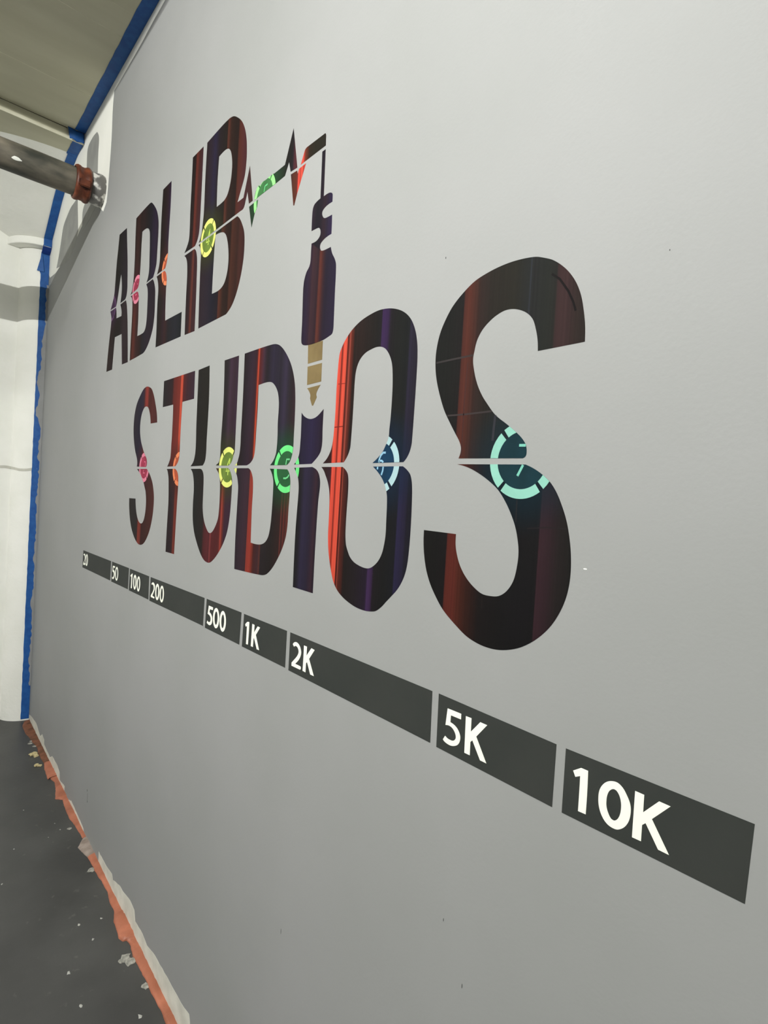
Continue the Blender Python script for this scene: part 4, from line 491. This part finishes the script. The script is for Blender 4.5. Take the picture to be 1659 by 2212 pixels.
DMAT = {k: mottle('disc_print_' + k, ink([v * .93 for v in c], .5), ink([min(255, v * 1.06) for v in c], .5), 25, .7, .1) for k, c in DCOL.items()}
NMAT = {k: plain('digit_print_' + k, ink(c, .58), .5) for k, c in NCOL.items()}
RR = .0593; RI = RR * .75; RD = RR * .75
def ring_parts(t, loops, rk):
    num = rk[0]; cy, czr = RING[rk]; rad = RR
    # wall coordinates: y runs to the left of the viewer, so mirror the angle
    def pol(r, a): return Vector((cy - r * math.cos(a), czr + r * math.sin(a)))
    def ccw(c): return c if area(c) > 0 else c[::-1]
    def gather(cells):
        """cut every cell by each outline; consecutive cells of one outline make one piece"""
        pieces = []
        for l in loops:
            run = []
            for cell in cells:
                q = clip(l, ccw(cell))
                if len(q) > 2 and abs(area(q)) > 2e-7: run.append(q)
                elif run: pieces.append(run); run = []
            if run: pieces.append(run)
        return pieces
    def build(name, polys, mat, depth):
        V = []; F = []
        for q in polys:
            v, f = slab([q], -depth, .0004, t.location); k = len(V); V += v; F += [tuple(i + k for i in ff) for ff in f[:len(f) - len(q)]]
        if not F: return None
        bm = bmesh.new(); vs = [bm.verts.new(v) for v in V]
        for f in F:
            try: bm.faces.new([vs[i] for i in f])
            except ValueError: pass
        loose = [v for v in bm.verts if not v.link_faces]; bmesh.ops.delete(bm, geom=loose, context='VERTS')
        bmesh.ops.remove_doubles(bm, verts=bm.verts, dist=2e-5)
        me = bpy.data.meshes.new(name); bm.to_mesh(me); bm.free(); me.materials.append(mat)
        for p in me.polygons:
            if p.normal.x > 0: p.flip()
        o = bpy.data.objects.new(name, me); C.objects.link(o); o.parent = t; return o
    n = 40
    cells = []
    for k in range(n):   # vertical slices of the disc
        u, v = -RD + 2 * RD * k / n, -RD + 2 * RD * (k + 1) / n
        hu, hv = math.sqrt(max(RD * RD - u * u, 1e-10)), math.sqrt(max(RD * RD - v * v, 1e-10))
        cells.append([Vector((cy + u, czr - hu)), Vector((cy + v, czr - hv)), Vector((cy + v, czr + hv)), Vector((cy + u, czr + hu))])
    pd = gather(cells)
    if rk + t['k'] not in ('4bd', '5bi'):
        for piece in pd:
            if sum(abs(area(q)) for q in piece) > 2e-5: build('ring_disc', piece, DMAT[num], DZ['disc'])
    gap = math.radians(2.6 if num not in '67' else 3.4); ds = [50, 130, 230, 310]
    for i in range(4):
        s, e = math.radians(ds[i]) + gap, math.radians(ds[(i + 1) % 4] + (360 if i == 3 else 0)) - gap
        m = 12; cells = []
        for k in range(m):
            a, b = s + (e - s) * k / m, s + (e - s) * (k + 1) / m
            cells.append([pol(RI, a), pol(rad, a), pol(rad, b), pol(RI, b)])
        pr = gather(cells)
        for piece in pr:
            if sum(abs(area(q)) for q in piece) > 8e-6: build('ring_segment', piece, RMAT[num], DZ['ring'])
def stroke_loop(pts, wd):
    P = [Vector(p[:2]) for p in pts]; L = []; R = []
    for i, p in enumerate(P):
        d = ((P[min(i + 1, len(P) - 1)] - P[max(i - 1, 0)])).normalized(); nn = Vector((-d.y, d.x)) * wd
        L.append(p + nn); R.append(p - nn)
    return L + R[::-1]
for key, halves, ringk, label in LET:
    loops = [curve(SH[h], 5) for h in halves]
    allp = [p for l in loops for p in l]
    org = ((0, sum(p.x for p in allp) / len(allp), min(p.y for p in allp)))
    t = empty('wall_letter', org, label, 'letter', 'mural letters'); t['k'] = key
    for h, l in zip(halves, loops):
        main = ringk[0] if ringk else None
        if main and key == 'i': main = None
        mat = print_mat('print_' + h, ST[h], org, RING[main] if main else None, GCOL[main[0]] if main else None)
        lp = [l] + ([curve(SH[h + 'h'], 5)] if h + 'h' in SH else [])
        decal('upper_half' if '_u' in h else 'lower_half', lp, mat, t, DZ['half'])
    if key in PSEAM:
        for st, wd, c in PSEAM[key]: decal('print_seam', [stroke_loop(st, wd)], plain('print_seam_ink', ink(c), .8, .1), t, .00036)
    for rk in ringk:
        ring_parts(t, loops, rk)
        if rk in DG and rk + key not in ('4bd', '5bi'):
            for st in DG[rk]:
                decal('digit_stroke', [stroke_loop(st, .0021)], NMAT[rk[0]], t, DZ['digit'])
    del t['k']
# heartbeat line to the right of the B
loops = {h: curve(SH[h], 5) for h in ('H_1', 'H_2', 'H_3', 'H_4')}
org = (0, 1.25, 2.45)
t = empty('heartbeat_line', org, 'jagged heartbeat line with green and bright red stretches right of the letter B', 'line graphic'); t['k'] = 'H'
for h in loops:
    decal('line_piece', [loops[h]], print_mat('print_' + h, ST[h], org, RING['5a'] if h in ('H_1', 'H_2') else None, (58, 100, 66)), t, DZ['half'])
RMAT['5'], keep = mottle('ring_print_5a', ink((162, 252, 148), .58), ink((170, 255, 156), .62), 30, .5, .25), RMAT['5']
DMAT['5'], keepd = mottle('disc_print_5a', ink((82, 154, 88)), ink((92, 170, 98)), 25, .5, .25), DMAT['5']
ring_parts(t, [loops['H_1'], loops['H_2']], '5a')
RMAT['5'], DMAT['5'] = keep, keepd
for st in DG['5a']: decal('digit_stroke', [stroke_loop(st, .0021)], NMAT['5'], t, DZ['digit'])
del t['k']
# audio plug hanging from the line
org = (0, 1.0, 2.0)
t = empty('audio_plug_graphic', org, 'dark purple audio plug with cable and gold tip above the lower letter I', 'plug graphic')
decal('plug_cable_end', [curve(SH['K_h'], 5)], print_mat('print_K_h', ST['K_h'], org), t, DZ['half'])
decal('plug_body', [curve(SH['K_c'], 5)], print_mat('print_K_c', ST['K_c'], org), t, DZ['half'])
for h in ('K_1', 'K_2', 'K_3'): tag(decal('plug_tip', [curve(SH[h], 5)], GOLD, t, DZ['half']), 'gold section of the plug tip')

# ------------------------------------------------------------------ number scale under the lettering
BL = {'20': 'smallest looking charcoal bar at the far left end, reading 20', '50': 'short charcoal bar reading fifty, right after the first bar of the scale',
      '100': 'short charcoal bar reading one hundred, between the 50 and 200 bars', '200': 'long charcoal bar reading two hundred, below the narrow letters S and T',
      '500': 'charcoal bar reading five hundred, between the 200 and 1K bars', '1K': 'charcoal bar reading 1K, just left of the longest bar',
      '2K': 'longest charcoal bar, reading 2K, below the letters I and O', '5K': 'wide charcoal bar reading 5K under the very large letter S',
      '10K': 'largest looking charcoal bar at the near right end, reading 10K'}
for nm, out, chars in BARS:
    l = [Vector(p[:2]) for p in out]
    org = (0, sum(p.x for p in l) / 4, min(p.y for p in l))
    t = empty('scale_bar', org, BL[nm], 'bar', 'number scale bars')
    decal('bar_panel', [l], BAR, t, .0003)
    for ch in chars:
        if ch[0] == 'P': lp = [curve(ch[1], 5)]
        elif ch[0] == 'O': lp = [curve(ch[1], 4), curve(ch[2], 4)]
        else:
            _, cy_, cz_, ry, rz, sy, sz = ch
            f = lambda a, u, v: Vector((cy_ + ry * u * math.cos(a), cz_ + rz * v * math.sin(a)))
            lp = [[f(2 * math.pi * k / 32, 1, 1) for k in range(32)], [f(2 * math.pi * k / 32, sy, sz) for k in range(32)]]
        decal('numeral', lp, NUMW, t, .0005)
